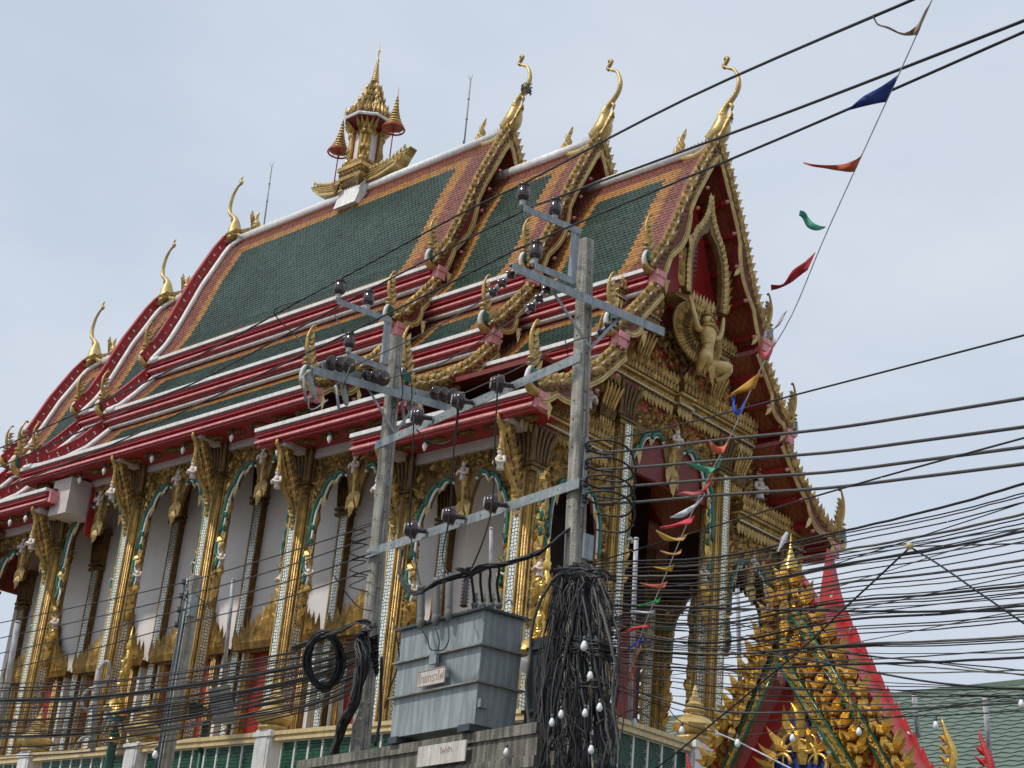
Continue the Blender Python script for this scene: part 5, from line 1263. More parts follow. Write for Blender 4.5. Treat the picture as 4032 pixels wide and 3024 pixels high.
# the thicket of cables round the right pole
for i in range(100):
    a = R.random(); x0 = lerp(2222, 2350, a)+R.gauss(0, 8); y0 = R.choice((2232, 2245, 2255, 2268, 2300, 2330, 2420)); x3 = lerp(2135, 2420, min(1, max(0, a+R.gauss(0, .24)))); side_ = -1 if a < .35 else (1 if a > .75 else R.choice((-1, 0, 1)))
    bul = side_*abs(R.gauss(18, 34)); o_ = -.20+R.uniform(-.22, .10); k1, k2 = R.uniform(.25, .42), R.uniform(.55, .8)
    pts = [rowp(2285+R.uniform(-30, 45), y0-R.uniform(0, 18), -.12), rowp(x0+bul*.4, y0+R.uniform(15, 45), o_), rowp(lerp(x0, x3, k1)+bul+R.gauss(0, 12), lerp(y0, 3040, k1), o_+R.uniform(-.05, .05)), rowp(lerp(x0, x3, k2)+bul*.7+R.gauss(0, 16), lerp(y0, 3040, k2), o_+R.uniform(-.06, .06)), rowp(x3+R.gauss(0, 10), 3040, o_)]
    wire(pts, R.choice((.006, .007, .008, .010, .013, .019)), R.choice(('black', 'black', 'black', 'black', 'greyc')),
         'cable in the dense thicket hanging round the foot of the right pole', 'cable', 'thicket of cables round the right pole', 5, .010)
for i in range(34):                                               # stray tails and kinks that stick out of the thicket
    x, y = R.uniform(2180, 2400), R.uniform(2300, 2950); s_ = R.choice((-1, 1)); pts = [rowp(x, y, -.35), rowp(x+s_*R.uniform(10, 40), y+R.uniform(-30, 40), -.42), rowp(x+s_*R.uniform(20, 60), y+R.uniform(20, 110), -.4), rowp(x+s_*R.uniform(0, 50), y+R.uniform(90, 220), -.36)]
    wire(pts, .0065, 'black', 'stray cable end sticking out of the thicket at the right pole', 'cable', 'stray cable ends at the right pole', 5, .008)
for i in range(16):
    y = R.choice((2530, 2700, 2255, 2560)); wire([rowp(2195+R.uniform(-20, 20), y+R.uniform(-30, 60), -.3), rowp(2265, y+R.uniform(-25, 10), -.42), rowp(2350, y+R.uniform(-25, 25), -.42), rowp(2425, y+R.uniform(-10, 40), -.2)], .012, 'black', 'cable tied crosswise round the bundled cables of the right pole', 'cable', 'cross-tied cables on the right pole', 4, .01)
for i, (cx_, cy_) in enumerate(((2420, 2470), (2405, 2490), (2440, 2455))):
    m = MB(); c = at(cx_, cy_, 18.5); m.tube([c+CR*(.20*math.cos(t)+.05*math.sin(t))+CU*(.10*math.sin(t)+.05*math.cos(t)) for t in np.linspace(0, 5.6, 26)], .010, 6, 0)
    o = m.build('cable_loop', ['black']); tag(o, 'slack black cable loop right of the pole beside the pennants, %s' % ('largest', 'lower left', 'upper right')[i], 'cable', 'slack cable loops')
cb = MB(); a, b = rowp(2382, 2775, -.1), rowp(2378, 2945, -.1); cb.lathe(b, [(.08, 0), (.115, .03), (.115, (a-b).length-.05), (.09, (a-b).length)], 16, 0, ax=(a-b)); o = cb.build('splice_closure', ['black']); tag(o, 'dark round splice closure behind the cables at the right pole', 'splice box')
mb = MB(); c = onp(2312, 2155, PR+E_*.13, E_); mb.obox(c, N_*.07, E_*.03, Z*.15, 0); mb.build('meter_box', ['galv'], poleR)
ins = MB()
# the single oblique wires of the foreground
wire([at(4040, 2140, 12.5), at(3580, 2152, 13.8)], .006, 'black', 'thin black wire end at the white knot', 'wire', name='guy_wire')
wire([at(3578, 2160, 13.8), at(3450, 2280, 14.1), at(3320, 2400, 14.5), at(3150, 2560, 15), at(2700, 2935, 16.2), at(2560, 3040, 16.6)], .009, 'black', 'oblique black wire running down left from the white knot', 'wire', 'oblique wires from the white knot', name='guy_wire')
wire([at(3590, 2158, 13.8), at(3700, 2225, 13.5), at(3850, 2330, 13.2), at(4040, 2460, 12.9)], .009, 'black', 'oblique black wire running down right from the white knot', 'wire', 'oblique wires from the white knot', name='guy_wire')
m = MB(); m.lathe(at(3581, 2150, 13.75), [(0, -.035), (.03, -.02), (.035, .0), (.03, .02), (0, .035)], 10, 0); o = m.build('tape_knot', ['cream']); tag(o, 'small pale tape knot on the thick cable at the right', 'knot')
wire([at(2980, 2560, 16), at(3400, 2640, 15), at(3700, 2690, 14.2), at(4040, 2716, 13.5)], .010, 'black', 'black cable sloping gently down to the right below the sheaf', 'cable')
wire([at(2820, 2885, 15.5), at(2925, 2930, 15.2), at(3140, 3040, 14.6)], .009, 'wpipe', 'white cord slanting over the small gate', 'cord', name='string_cord')
wire([at(2140, 3040, 18), at(2300, 2930, 17.6), at(2440, 2820, 17.4), at(2510, 2800, 17.3), at(2620, 2870, 17)], .008, 'bronzec', 'thin brown wire looping past the balustrade end', 'wire', name='brown_wire')

# light bulbs hung on strings
BU = MB(); BU.lathe((0, 0, 0), [(.020, 0), (.022, -.05), (.016, -.055)], 8, 0); b0 = BU.build('light_bulb', ['tankd'])
bb = MB(); bb.lathe((0, 0, -.05), [(.016, 0), (.030, -.03), (.042, -.065), (.038, -.095), (.02, -.115), (0, -.12)], 14, 0, ax=(0, 0, 1)); bb.build('bulb_glass', ['bulb'], b0)
bl = [(2303, 2505, 18.2, 'largest white bulb in front of the right pole cables'), (2326, 2628, 18.2, 'white bulb just right of the pole, level with the cooling fins'), (2212, 2780, 18.2, 'long narrow white bulb left among the pole cables'), (2306, 2775, 18, 'round white bulb at the middle of the cable thicket'), (2363, 2752, 18, 'grey-white bulb on the right side of the cable thicket'),
      (2330, 2918, 18, 'lowest white bulb in front of the cable thicket'), (2176, 2812, 18.1, 'white bulb at the left edge of the cable thicket'), (2500, 2815, 17.5, 'dim white bulb beside the white pipe'), (2686, 2845, 16.8, 'white bulb in front of the golden post cap'), (2905, 2895, 15.2, 'white bulb on the left slope of the small gate'),
      (3121, 2875, 15, 'white bulb in front of the gate\'s blue gable'), (3382, 2850, 14.8, 'white bulb over the gate\'s gold leaves at right'), (3684, 2825, 14.2, 'white bulb before the pale green roof'), (4020, 2740, 13.2, 'white bulb at the right edge of the picture'), (1996, 2930, 17.8, 'small white bulb below the platform beam'), (616, 2940, 27, 'small white bulb over the balustrade at the far left')]
for i, (x, y, t, lb) in enumerate(bl):
    p = rowp(x, y, -.55) if 2100 < x < 2400 else at(x, y, t)
    if i == 0: o = b0; o.location = p
    else: o = clone(b0, None, Matrix.Translation(p))
    s = .78*t/18 if i != 0 else .95
    o.scale = (s, s, s); tag(o, lb, 'light bulb', 'hanging light bulbs')
def cord(pts, lb): wire([at(*p) for p in pts], .005, 'black', lb, 'wire', 'light bulb cords', 5, name='bulb_cord')
cord([tuple([x, y, (rowp(x, y, -.55)-CAM).dot(CF)]) for x, y in ((2303, 2505), (2320, 2560), (2326, 2628), (2330, 2780), (2330, 2918))], 'cord joining the bulbs down the right pole')
cord([(2500, 2815, 17.5), (2600, 2760, 17), (2686, 2845, 16.8), (2905, 2895, 15.2), (3121, 2870, 15), (3382, 2848, 14.8), (3684, 2790, 14.2), (4020, 2735, 13.2)], 'cord carrying the bulbs in front of the small gate')

# pennants
pen = thing('pennant_string', 'slanting string of small coloured cloth pennants from the top right corner to the balustrade', 'bunting', at(2790, 1880, 16.5))
def tp(y): return lerp(12.5, 17.8, y/2700)
strp = [(3672, -6), (3570, 225), (3403, 590), (3240, 950), (3118, 1240), (2990, 1462), (2892, 1685), (2790, 1880), (2700, 2075), (2610, 2290), (2535, 2470), (2462, 2680)]
m = MB(); m.tube(smooth_path([at(x, y, tp(y)) for x, y in strp], 4), .0055, 5, 0); m.build('string', ['wpipe'], pen)
PC_ = {'tan': (.42, .33, .24), 'navy': (.02, .045, .24), 'orange': (.55, .12, .04), 'mint': (.12, .45, .32), 'crimson': (.42, .02, .03), 'greywhite': (.52, .50, .56), 'pink': (.75, .17, .20), 'amber': (.62, .33, .04), 'bluef': (.03, .14, .75), 'salmon': (.75, .22, .13), 'rose': (.6, .16, .16), 'whitef': (.74, .76, .82), 'coral': (.80, .08, .12), 'yellowf': (.66, .44, .10), 'peach': (.72, .42, .22), 'gold2': (.68, .42, .02), 'leaf': (.01, .38, .06), 'scarlet': (.7, .07, .06)}
for k_, c_ in PC_.items():
    mt = mat('cloth_'+k_, c_, .7, 0, .12, 20); n = mt.node_tree; tr = n.nodes.new('ShaderNodeBsdfTranslucent'); tr.inputs[0].default_value = (*c_, 1); mxs = n.nodes.new('ShaderNodeMixShader'); mxs.inputs[0].default_value = .35
    n.links.new(n.nodes['Principled BSDF'].outputs[0], mxs.inputs[1]); n.links.new(tr.outputs[0], mxs.inputs[2]); n.links.new(mxs.outputs[0], n.nodes['Material Output'].inputs[0]); M['c_'+k_] = mt
flags = [  # colour, upper edge from the string outwards, lower edge from the string outwards
 ('tan', [(3662, 12), (3640, 45), (3620, 90), (3560, 130), (3500, 105), (3455, 92), (3440, 55)], [(3612, 138), (3600, 139), (3580, 140), (3545, 136), (3498, 115), (3452, 97), (3436, 58)]),
 ('navy', [(3540, 292), (3470, 340), (3400, 380), (3345, 425), (3308, 443)], [(3487, 402), (3450, 408), (3395, 420), (3350, 432), (3306, 447)]),
 ('orange', [(3410, 570), (3388, 615), (3330, 645), (3270, 650), (3205, 647), (3165, 638)], [(3362, 676), (3340, 677), (3300, 672), (3255, 664), (3200, 656), (3163, 644)]),
 ('mint', [(3252, 892), (3225, 888), (3195, 872), (3170, 835), (3150, 828)], [(3245, 900), (3215, 908), (3180, 895), (3160, 860), (3145, 848)]),
 ('crimson', [(3212, 992), (3170, 1030), (3120, 1065), (3085, 1118), (3035, 1120)], [(3180, 1064), (3150, 1085), (3110, 1115), (3070, 1135), (3036, 1144)]),
 ('greywhite', [(3100, 1222), (3080, 1240), (3055, 1285), (3040, 1295), (3012, 1305)], [(3095, 1232), (3070, 1280), (3042, 1300), (3040, 1318), (3008, 1330)]),
 ('pink', [(3057, 1330), (3035, 1370), (3015, 1390), (2995, 1375), (2990, 1350)], [(3052, 1350), (3030, 1408), (3012, 1418), (2990, 1405), (2986, 1362)]),
 ('amber', [(2995, 1462), (2960, 1490), (2900, 1535), (2855, 1568)], [(2972, 1530), (2940, 1540), (2895, 1553), (2852, 1572)]),
 ('bluef', [(2936, 1570), (2915, 1610), (2900, 1620), (2892, 1590), (2898, 1548)], [(2925, 1602), (2912, 1632), (2893, 1628), (2884, 1595), (2886, 1550)]),
 ('salmon', [(2882, 1700), (2865, 1745), (2835, 1760), (2812, 1750), (2795, 1735)], [(2862, 1752), (2848, 1785), (2830, 1788), (2805, 1775), (2792, 1732)]),
 ('mint', [(2843, 1795), (2830, 1840), (2790, 1840), (2750, 1830), (2705, 1822)], [(2838, 1812), (2805, 1858), (2780, 1862), (2745, 1848), (2704, 1825)]),
 ('scarlet', [(2802, 1878), (2785, 1905), (2770, 1925), (2768, 1928)], [(2800, 1900), (2785, 1925), (2775, 1938), (2770, 1940)]),
 ('rose', [(2770, 1925), (2735, 1938), (2700, 1936), (2662, 1945)], [(2772, 1938), (2735, 1955), (2700, 1952), (2660, 1948)]),
 ('whitef', [(2768, 1955), (2735, 1985), (2690, 2010), (2640, 2035)], [(2760, 1975), (2725, 2010), (2690, 2036), (2638, 2038)]),
 ('coral', [(2738, 2028), (2690, 2050), (2640, 2068), (2600, 2072)], [(2722, 2062), (2680, 2068), (2632, 2080), (2602, 2080)]),
 ('yellowf', [(2708, 2102), (2665, 2120), (2620, 2105), (2585, 2086)], [(2692, 2128), (2660, 2130), (2615, 2126), (2584, 2090)]),
 ('peach', [(2686, 2160), (2660, 2178), (2630, 2176), (2602, 2166)], [(2680, 2180), (2660, 2186), (2630, 2184), (2600, 2171)]),
 ('gold2', [(2656, 2222), (2620, 2236), (2590, 2234), (2570, 2230)], [(2644, 2252), (2620, 2246), (2595, 2240), (2570, 2233)]),
 ('salmon', [(2630, 2288), (2600, 2300), (2560, 2302), (2520, 2293)], [(2616, 2316), (2590, 2317), (2560, 2312), (2522, 2297)]),
 ('leaf', [(2604, 2352), (2570, 2368), (2530, 2380), (2506, 2386)], [(2592, 2376), (2565, 2374), (2530, 2384), (2506, 2389)]),
 ('whitef', [(2578, 2402), (2550, 2408), (2515, 2406), (2480, 2403)], [(2574, 2414), (2548, 2415), (2515, 2413), (2480, 2407)]),
 ('scarlet', [(2562, 2454), (2530, 2464), (2490, 2470), (2465, 2492)], [(2556, 2472), (2525, 2472), (2495, 2482), (2466, 2497)]),
 ('bluef', [(2540, 2505), (2515, 2525), (2485, 2542), (2470, 2556)], [(2535, 2520), (2512, 2533), (2485, 2550), (2468, 2560)]),
 ('peach', [(2524, 2540), (2505, 2570), (2492, 2600), (2486, 2618)], [(2528, 2552), (2512, 2580), (2500, 2605), (2490, 2622)]),
 ('salmon', [(2490, 2625), (2482, 2645), (2470, 2675), (2466, 2680)], [(2500, 2632), (2490, 2660), (2478, 2682), (2468, 2686)])]
for col_, up, dn in flags:
    m = MB(); n = min(len(up), len(dn)); vs = []; ph = R.uniform(0, 6)
    U = smooth_path([V(x, y, 0) for x, y in up[:n]], 3); D = smooth_path([V(x, y, 0) for x, y in dn[:n]], 3)
    for i, (a, b) in enumerate(zip(U, D)):
        for k_ in range(4):
            q = a.lerp(b, k_/3); t = tp(up[0][1])+.04*math.sin(i*.8+ph)+.02*math.sin(k_*1.3+i*.5); vs.append(at(q.x, q.y, t))
    for back in (0, 1):
        pass
    N4 = len(U); m.add(vs, [(i*4+k_, i*4+k_+1, (i+1)*4+k_+1, (i+1)*4+k_) for i in range(N4-1) for k_ in range(3)], 0, True)
    o = m.build('pennant', ['c_'+col_], pen); sm = o.modifiers.new('cloth', 'SOLIDIFY'); sm.thickness = .003
leafc = MB(); leafc.leaf(at(3100, 2095, 14.4), CU*-1-CR*.5, -CF, .20, .05, .02, 0); leafc.leaf(at(3100, 2095, 14.4), CU*-1-CR*.45, CF, .20, .05, .02, 0); o = leafc.build('dry_leaf', ['c_whitef']); tag(o, 'single dry yellow-white leaf caught on the cables below the gable', 'leaf')

# ------------------------------------------------------------------ small utility pole in the left distance
sp0 = at(752, 2400, 29); SPz = zat(752, 2268, sp0); spole = thing('utility_pole', 'slender grey concrete pole with four dark spool insulators, before the temple columns', 'utility pole', (sp0.x, sp0.y, GZ), 'concrete power poles')
m = MB(); m.obox((sp0.x, sp0.y, (GZ+SPz)/2), E_*.10, N_*.10, Z*((SPz-GZ)/2), 0); m.build('shaft', ['conc'], spole)
r_ = MB(); base = Vector((sp0.x, sp0.y, 0)); tops = [zat(730, 2292, base-E_*.2), zat(720, 2347, base-E_*.2), zat(712, 2402, base-E_*.2), zat(704, 2462, base-E_*.2)]
r_.tube([base-E_*.24-N_*.1+Z*(tops[0]+.06), base-E_*.24-N_*.1+Z*(tops[-1]-.06)], .014, 6, 0)
for z in tops: r_.tube([base-E_*.24-N_*.1+Z*z, base-E_*.08-N_*.1+Z*z], .012, 6, 0)
r_.build('insulator_rack', ['tankd'], spole)
for z in tops:
    i_ = MB(); i_.lathe(base-E_*.24-N_*.1+Z*z, [(.02, -.05), (.075, -.04), (.05, 0), (.075, .04), (.02, .05)], 12, 0); i_.build('spool_insulator', ['porc'], spole)
for i in range(5):
    c_ = MB(); xo = -.09+.03*i; P_ = [base-N_*(.13+.01*(i % 2))+E_*(xo+R.uniform(-.01, .01))+Z*lerp(SPz-.1*i-.05, GZ+2, t) for t in np.linspace(0, 1, 12)]
    c_.tube(P_, .018, 6, 0); c_.build('riser_cable', [mat('blue_grey_cable%d' % i, (.04, .07, .085), .5) if i % 2 else 'galv'], spole)
m = MB(); m.obox(base+E_*.14-N_*.05+Z*zat(775, 2395, base), E_*.06, N_*.07, Z*.20, 0); m.build('junction_box', ['galv'], spole)
wire([at(770, 2340, 28.6), at(805, 2380, 28.6), at(800, 2430, 28.6), at(770, 2440, 28.6)], .008, 'black', 'small black loop on the right of the slender distant pole', 'wire', name='slack_wire')

# ------------------------------------------------------------------ balustrade of the temple terrace
BY, BX, BZ = -6.03, 14.09, -2.77
bal = thing('balustrade', 'cream terrace balustrade with white posts, golden lotus caps and green openwork blocks', 'balustrade', (BX, BY, FL))
def rail(p, q, m):
    p, q = Vector(p), Vector(q); d = (q-p); n = d.normalized().cross(Z)
    for z, hz, w in ((0, .035, .15), (-.06, .03, .11), (-.11, .025, .14)): m.obox((p+q)/2+Z*(z-.03), d/2, n*w, Z*hz, 0)
    for z, hz, w in ((-.78, .04, .14), (-.88, .06, .17), (-1.0, .05, .13)): m.obox((p+q)/2+Z*(z), d/2, n*w, Z*hz, 0)
for p, q in (((-12, BY, BZ), (BX, BY, BZ)), ((BX, BY, BZ), (BX, -3.1, BZ)), ((BX, 3.1, BZ), (BX, 6.03, BZ))):
    m = MB(); rail(p, q, m); m.build('rail', ['cream'], bal)
bk0 = MB()
for a in (-1, 1): bk0.bx(a*.170-.010, a*.170+.010, -.05, .05, -.33, .33, 0)
bk0.bx(-.165, .165, -.05, .05, .28, .33, 0); bk0.bx(-.165, .165, -.05, .05, -.33, -.28, 0)
for i in range(5):
    for j in range(9):
        for sgn in (-1, 1): bk0.obox((-.12+.06*i+(.03 if j % 2 else 0)-.015, 0, -.25+.0625*j), V(.024, 0, .024*sgn), V(0, .03, 0), V(.007*sgn, 0, -.007), 1)
bk0.bx(-.145, .145, .012, .03, -.28, .28, 2)
bf = True; BK = bk0.build('openwork_block', ['white', 'gblock', 'gblock'], bal)
def block(x, y, rz):
    global bf
    mw = Matrix.Translation(V(x, y, BZ-.46)-WL[bal.name]) @ Matrix.Rotation(rz, 4, 'Z')
    if bf: BK.matrix_parent_inverse = Matrix.Identity(4); BK.matrix_basis = mw; bf = False
    else: clone(BK, bal, mw)
POSTX = [-8.2, -4.4, -.56, 3.2, 7.1, 10.9]
xx = -10.0
while xx < BX-.3:
    if all(abs(xx-px) > .30 for px in POSTX): block(xx, BY, 0)
    xx += .36
yy = BY+.45
while yy < -3.4: block(BX, yy, PI/2); yy += .36
pp = MB(); pp.bx(-.20, .20, -.20, .20, -1.1, .0, 0); pp.bx(-.235, .235, -.235, .235, -.12, -.04, 0); pp.bx(-.14, .14, -.215, .215, -.8, -.15, 0)
PO = pp.build('post', ['white'], bal)
cp = MB(); cp.lathe((0, 0, .0), [(.24, 0), (.28, .05), (.26, .09), (.20, .10), (.36, .20), (.38, .26), (.30, .34), (.18, .42), (.16, .46), (.20, .50), (.13, .55), (.15, .60), (.09, .65), (.10, .70), (.045, .76), (.05, .80), (.008, .95)], 8, 0, rot=PI/8, sm=False)
cp.build('lotus_cap', ['goldp'], PO); pof = True
for x, y in [(px, BY) for px in POSTX]+[(BX, BY), (BX, -3.1)]:
    mw = Matrix.Translation(V(x, y, BZ+.03)-WL[bal.name])
    if pof: PO.matrix_parent_inverse = Matrix.Identity(4); PO.matrix_basis = mw; pof = False
    else: clone(PO, bal, mw)
m = MB(); m.bx(-13, BX+.1, BY-.02, -5.3, GZ, BZ-1.03, 0); m.bx(12.5, BX+.1, -5.35, 6.0, GZ, BZ-1.04, 0); m.build('terrace_wall', ['yellow'], bal)

# ------------------------------------------------------------------ lamp posts, pipes, loudspeaker, light figure
def lamp_post(x, y, t, ztopy, label, k=1.0):
    p = at(x, y, t); o = thing('lamp_post', label, 'lamp post', (p.x, p.y, GZ), 'green lamp posts with gilded bird figures'); zt_ = zat(x, ztopy, p); b = Vector((p.x, p.y, 0)); m = MB()
    m.lathe(b, [(.13, GZ), (.11, GZ+1), (.085, zt_-.5), (.12, zt_-.25), (.16, zt_-.1), (.13, zt_-.06), (.17, zt_)], 14, 0); m.build('post', ['post'], o)
    c = MB(); c.lathe(b+Z*zt_, [(.16, 0), (.19, .05), (.14, .12), (.10, .25)], 12, 0); c.lathe(b+Z*(zt_-.5), [(.10, 0), (.12, .04), (.1, .1)], 12, 0); 
    for i in range(6): a = i*PI/3; c.leaf(b+V(math.cos(a)*.12, math.sin(a)*.12, zt_-.08), (math.cos(a)*.3, math.sin(a)*.3, -1), (math.cos(a), math.sin(a), 0), .34, .12, .04, 0)
    c.build('gilt_collar', ['goldb'], o)
    f = MB(); q = lambda a, z: b+E_*a+Z*(zt_+z)
    f.tube(smooth_path([q(.05, .2), q(.02, .45), q(-.05, .7), q(.05, .95), q(.0, 1.2), q(-.03, 1.32)], 3), rsm([.06, .09, .11, .07, .05, .035], 3), 10, 0)
    f.lathe(q(-.03, 1.30), [(.03, 0), (.06, .05), (.055, .10), (.065, .13), (.035, .18), (.04, .21), (.008, .50)], 10, 0)
    for i in range(10): f.leaf(q(.06, .2+.09*i), E_*(.8-.07*i)+Z*(.5+.1*i), -N_, .26, .10, .06, 0, .6); f.leaf(q(-.06, .2+.08*i), -E_*.8+Z*(.5-.12*i), -N_, .20, .09, .05, 0, -.6); f.leaf(q(.0, .15+.11*i)-N_*.08, Z*(-1)**i+E_*.3, -N_, .2, .12, .05, 0, .4)
    f.build('gilt_bird_figure', ['goldb'], o)
    s = MB(); s.lathe(q(-.30, .18), [(.02, .22), (.10, .16), (.20, .02), (.21, -.02), (.17, -.01)], 14, 0); s.tube([q(-.30, .35), q(-.1, .5)], .015, 6, 0); s.build('lamp_shade', ['goldb'], o)
    g = MB(); g.lathe(q(-.30, .02), [(.15, .1), (.16, 0), (.10, -.1), (0, -.14)], 12, 0); g.build('lamp_globe', ['bulb'], o)
lamp_post(2120, 2700, 22.0, 2610, 'green lamp post with a gilded bird figure, just right of the transformer')
lamp_post(448, 2900, 31.0, 2822, 'green lamp post with a gilded figure near the left edge')
lamp_post(905, 2905, 30.0, 2870, 'short green post below the loudspeaker box') if 0 else None
def pipe(x0, y0, x1, y1, t, r, label): 
    a, b = at(x0, y0, t), at(x1, y1, t); m = MB(); m.tube([a, b], r, 10, 0); m.lathe(a, [(r, 0), (r*1.15, .01), (r*.9, .03)], 10, 0); o = m.build('white_pole', ['wpipe']); tag(o, label, 'pole', 'thin white poles')
pipe(2505, 2125, 2480, 2835, 22.5, .034, 'white pole in front of the dark porch opening'); pipe(2903, 2315, 2915, 2720, 24, .035, 'white pole right of the porch, left of the gate leaves')
pipe(1934, 2085, 1930, 2380, 24, .028, 'thin white pole rising behind the transformer lid'); pipe(918, 2285, 878, 2700, 31, .038, 'thin white pole right of the slender distant pole'); pipe(70, 2452, 0, 2860, 32, .06, 'shiny white pole at the left edge of the picture')
pipe(3600, 2735, 3616, 2905, 42, .07, 'white pole standing before the pale green roof, left one'); pipe(3878, 2745, 3902, 3040, 42, .07, 'white pole standing before the pale green roof, right one')
ls = thing('loudspeaker', 'grey sheet-metal loudspeaker horn box on a dark post behind the cables', 'loudspeaker', at(860, 2790, 29.5)); q = lambda x, y, d=0: at(x, y, 29.5+d)
m = MB(); vs = [q(820, 2712), q(905, 2695), q(932, 2852), q(838, 2850), q(825, 2730, .45), q(890, 2715, .45), q(915, 2830, .45), q(842, 2832, .45)]; m.add(vs, [(0, 1, 2, 3), (7, 6, 5, 4), (0, 4, 5, 1), (1, 5, 6, 2), (2, 6, 7, 3), (3, 7, 4, 0)]); m.build('horn_panel', ['galv'], ls)
m = MB(); vs = [q(742, 2765), q(790, 2770), q(828, 2800), q(745, 2828), q(755, 2775, .5), q(790, 2775, .5), q(815, 2800, .5), q(760, 2815, .5)]; m.add(vs, [(0, 1, 2, 3), (7, 6, 5, 4), (0, 4, 5, 1), (1, 5, 6, 2), (2, 6, 7, 3), (3, 7, 4, 0)]); m.build('dark_horn_mouth', ['black'], ls)
m = MB(); a = q(812, 2840, .2); m.tube([Vector((a.x, a.y, GZ)), a], .06, 10, 0); m.build('support_post', ['post'], ls)
lf_ = thing('light_decoration', 'white tube light decoration bent into loops in front of the temple at far left', 'light decoration', at(390, 2750, 30.5))
for (cx_, cy_, rx, ry, a0, a1) in ((408, 2655, 22, 50, 0, 6.29), (352, 2752, 27, 42, 0, 6.29), (330, 2950, 32, 50, 0, 3.2), (405, 2820, 20, 48, -1.6, 1.6)):
    m = MB(); m.tube([at(cx_+rx*math.cos(t)+ry*math.sin(t)*.25, cy_-ry*math.sin(t), 30.5) for t in np.linspace(a0, a1, 25)], .032, 6, 0); m.build('light_tube', ['wpipe'], lf_)
m = MB(); m.tube([at(388, 2640, 30.5), at(375, 2770, 30.5), at(365, 2960, 30.5)], .05, 8, 0); m.build('stem', ['wpipe'], lf_)
m = MB(); m.tube([at(1362, 2610, 23), at(1345, 2700, 23), at(1338, 2850, 23)], .035, 8, 0); o = m.build('blue_white_pole', ['wpipe']); tag(o, 'pale thin flagpole behind the black cable coil', 'pole')

# ------------------------------------------------------------------ small gate at lower right
GY = -8.5
gate = thing('temple_gate', 'small temple gate gable of gilded leaves, red boards and a blue tympanum', 'gate', (onp(3111, 2700, V(0, GY, 0), Y).x, GY, GZ))
def gp(x, y, dy=0): p = onp(x, y, V(0, GY, 0), Y); return p+Y*dy
def g2(pts): return [(gp(x, y).x, gp(x, y).z) for x, y in pts]
def gprism(pts, y0, t, mats, name, par=None, mi=0):
    m = MB(); m.prism(g2(pts), (0, GY+y0, 0), X, Z, Y, t, mi); return m.build(name, mats, par or gate)
gprism([(3111, 2215), (3165, 2290), (3300, 2520), (3392, 2675), (3482, 2825), (3600, 3030), (3655, 3130), (3420, 3130), (3300, 2920), (3200, 2740), (3080, 2560), (2985, 2760), (2880, 3000), (2830, 3130), (2735, 3130), (2832, 2900), (2925, 2680), (3000, 2490), (3055, 2330)], 0, .16, ['redb'], 'gable_board')
gprism([(3078, 2655), (3300, 3130), (2840, 3130)], .16, .05, ['redb'], 'gable_field'); gprism([(3110, 2750), (3290, 3130), (2915, 3130)], .10, .05, ['goldd'], 'gable_field_band'); gprism([(3135, 2770), (3300, 3130), (2965, 3130)], .06, .035, ['blue'], 'tympanum')
def strip(p, q, w, name='gilt_moulding', n=24):
    a, b = gp(*p), gp(*q); d = (b-a); L = d.length; d.normalize(); u = d.cross(Y)
    m = MB(); m.obox((a+b)/2-Y*.03, d*(L/2), u*w, Y*.04, 2); m.tube([a+u*w-Y*.07, b+u*w-Y*.07], .018, 6, 1); m.tube([a-u*w-Y*.07, b-u*w-Y*.07], .018, 6, 1)
    k = int(L/.09)
    for i in range(k): m.leaf(a+d*(L*(i+.3)/k)-Y*.07, -d+u*R.uniform(-.5, .5), -Y, .15, w*1.3, .045, 0, R.uniform(-.4, .4))
    return m.build(name, ['goldb', 'teal', 'gold'], gate)
strip((3085, 2600), (3420, 3130), .055); strip((3068, 2600), (2828, 3130), .05); strip((3140, 2420), (3560, 3110), .045); strip((3110, 2440), (3085, 2600), .05)
gs = MB()
top_, bl_, br_ = gp(3111, 2235), gp(2745, 3130), gp(3655, 3130); itop, ibl, ibr = gp(3082, 2590), gp(2835, 3130), gp(3345, 3130)
def inside_gate(a_, b_):
    x_, z_ = bl_.x+a_, bl_.z+b_
    if z_ > top_.z: return False
    t_ = (top_.z-z_)/(top_.z-bl_.z); xl, xr = lerp(top_.x, bl_.x, t_), lerp(top_.x, br_.x, t_)
    if not xl+.03 < x_ < xr-.03: return False
    if z_ < itop.z:
        t_ = (itop.z-z_)/(itop.z-ibl.z)
        if lerp(itop.x, ibl.x, t_) < x_ < lerp(itop.x, ibr.x, t_): return False
    return True
gs.scatter((bl_.x, GY-.01, bl_.z), X, Z, -Y, br_.x-bl_.x, top_.z-bl_.z, .10, (0, 0, 1), inside_gate, ang=1.0, hh=.7); gs.build('small_gilt_leaves', ['goldb', 'gold'], gate, kind='stuff')
def flame_cluster(x, y, s, lean):
    m = MB(); c = gp(x, y)-Y*.10
    m.leaf(c-Z*.02*s, V(lean*.25, 0, 1), -Y, .34*s, .15*s, .10, 0, lean*.5); m.leaf(c-Z*.04*s+Y*-.02, V(lean*.9, 0, .8), -Y, .22*s, .11*s, .09, 0, lean*.7); m.leaf(c-Z*.04*s-Y*.02, V(-lean*.7, 0, .9), -Y, .24*s, .13*s, .08, 0, -lean*.5)
    m.leaf(c-Z*.10*s-Y*.03, V(lean*.2, 0, -1), -Y, .22*s, .14*s, .08, 0); m.lathe(c-Y*.06-Z*.03*s, [(0, -.03), (.045*s, -.01), (.035*s, .03), (0, .05)], 8, 0, ax=-Y)
    return m.build('gilt_flame', ['goldb'], gate)
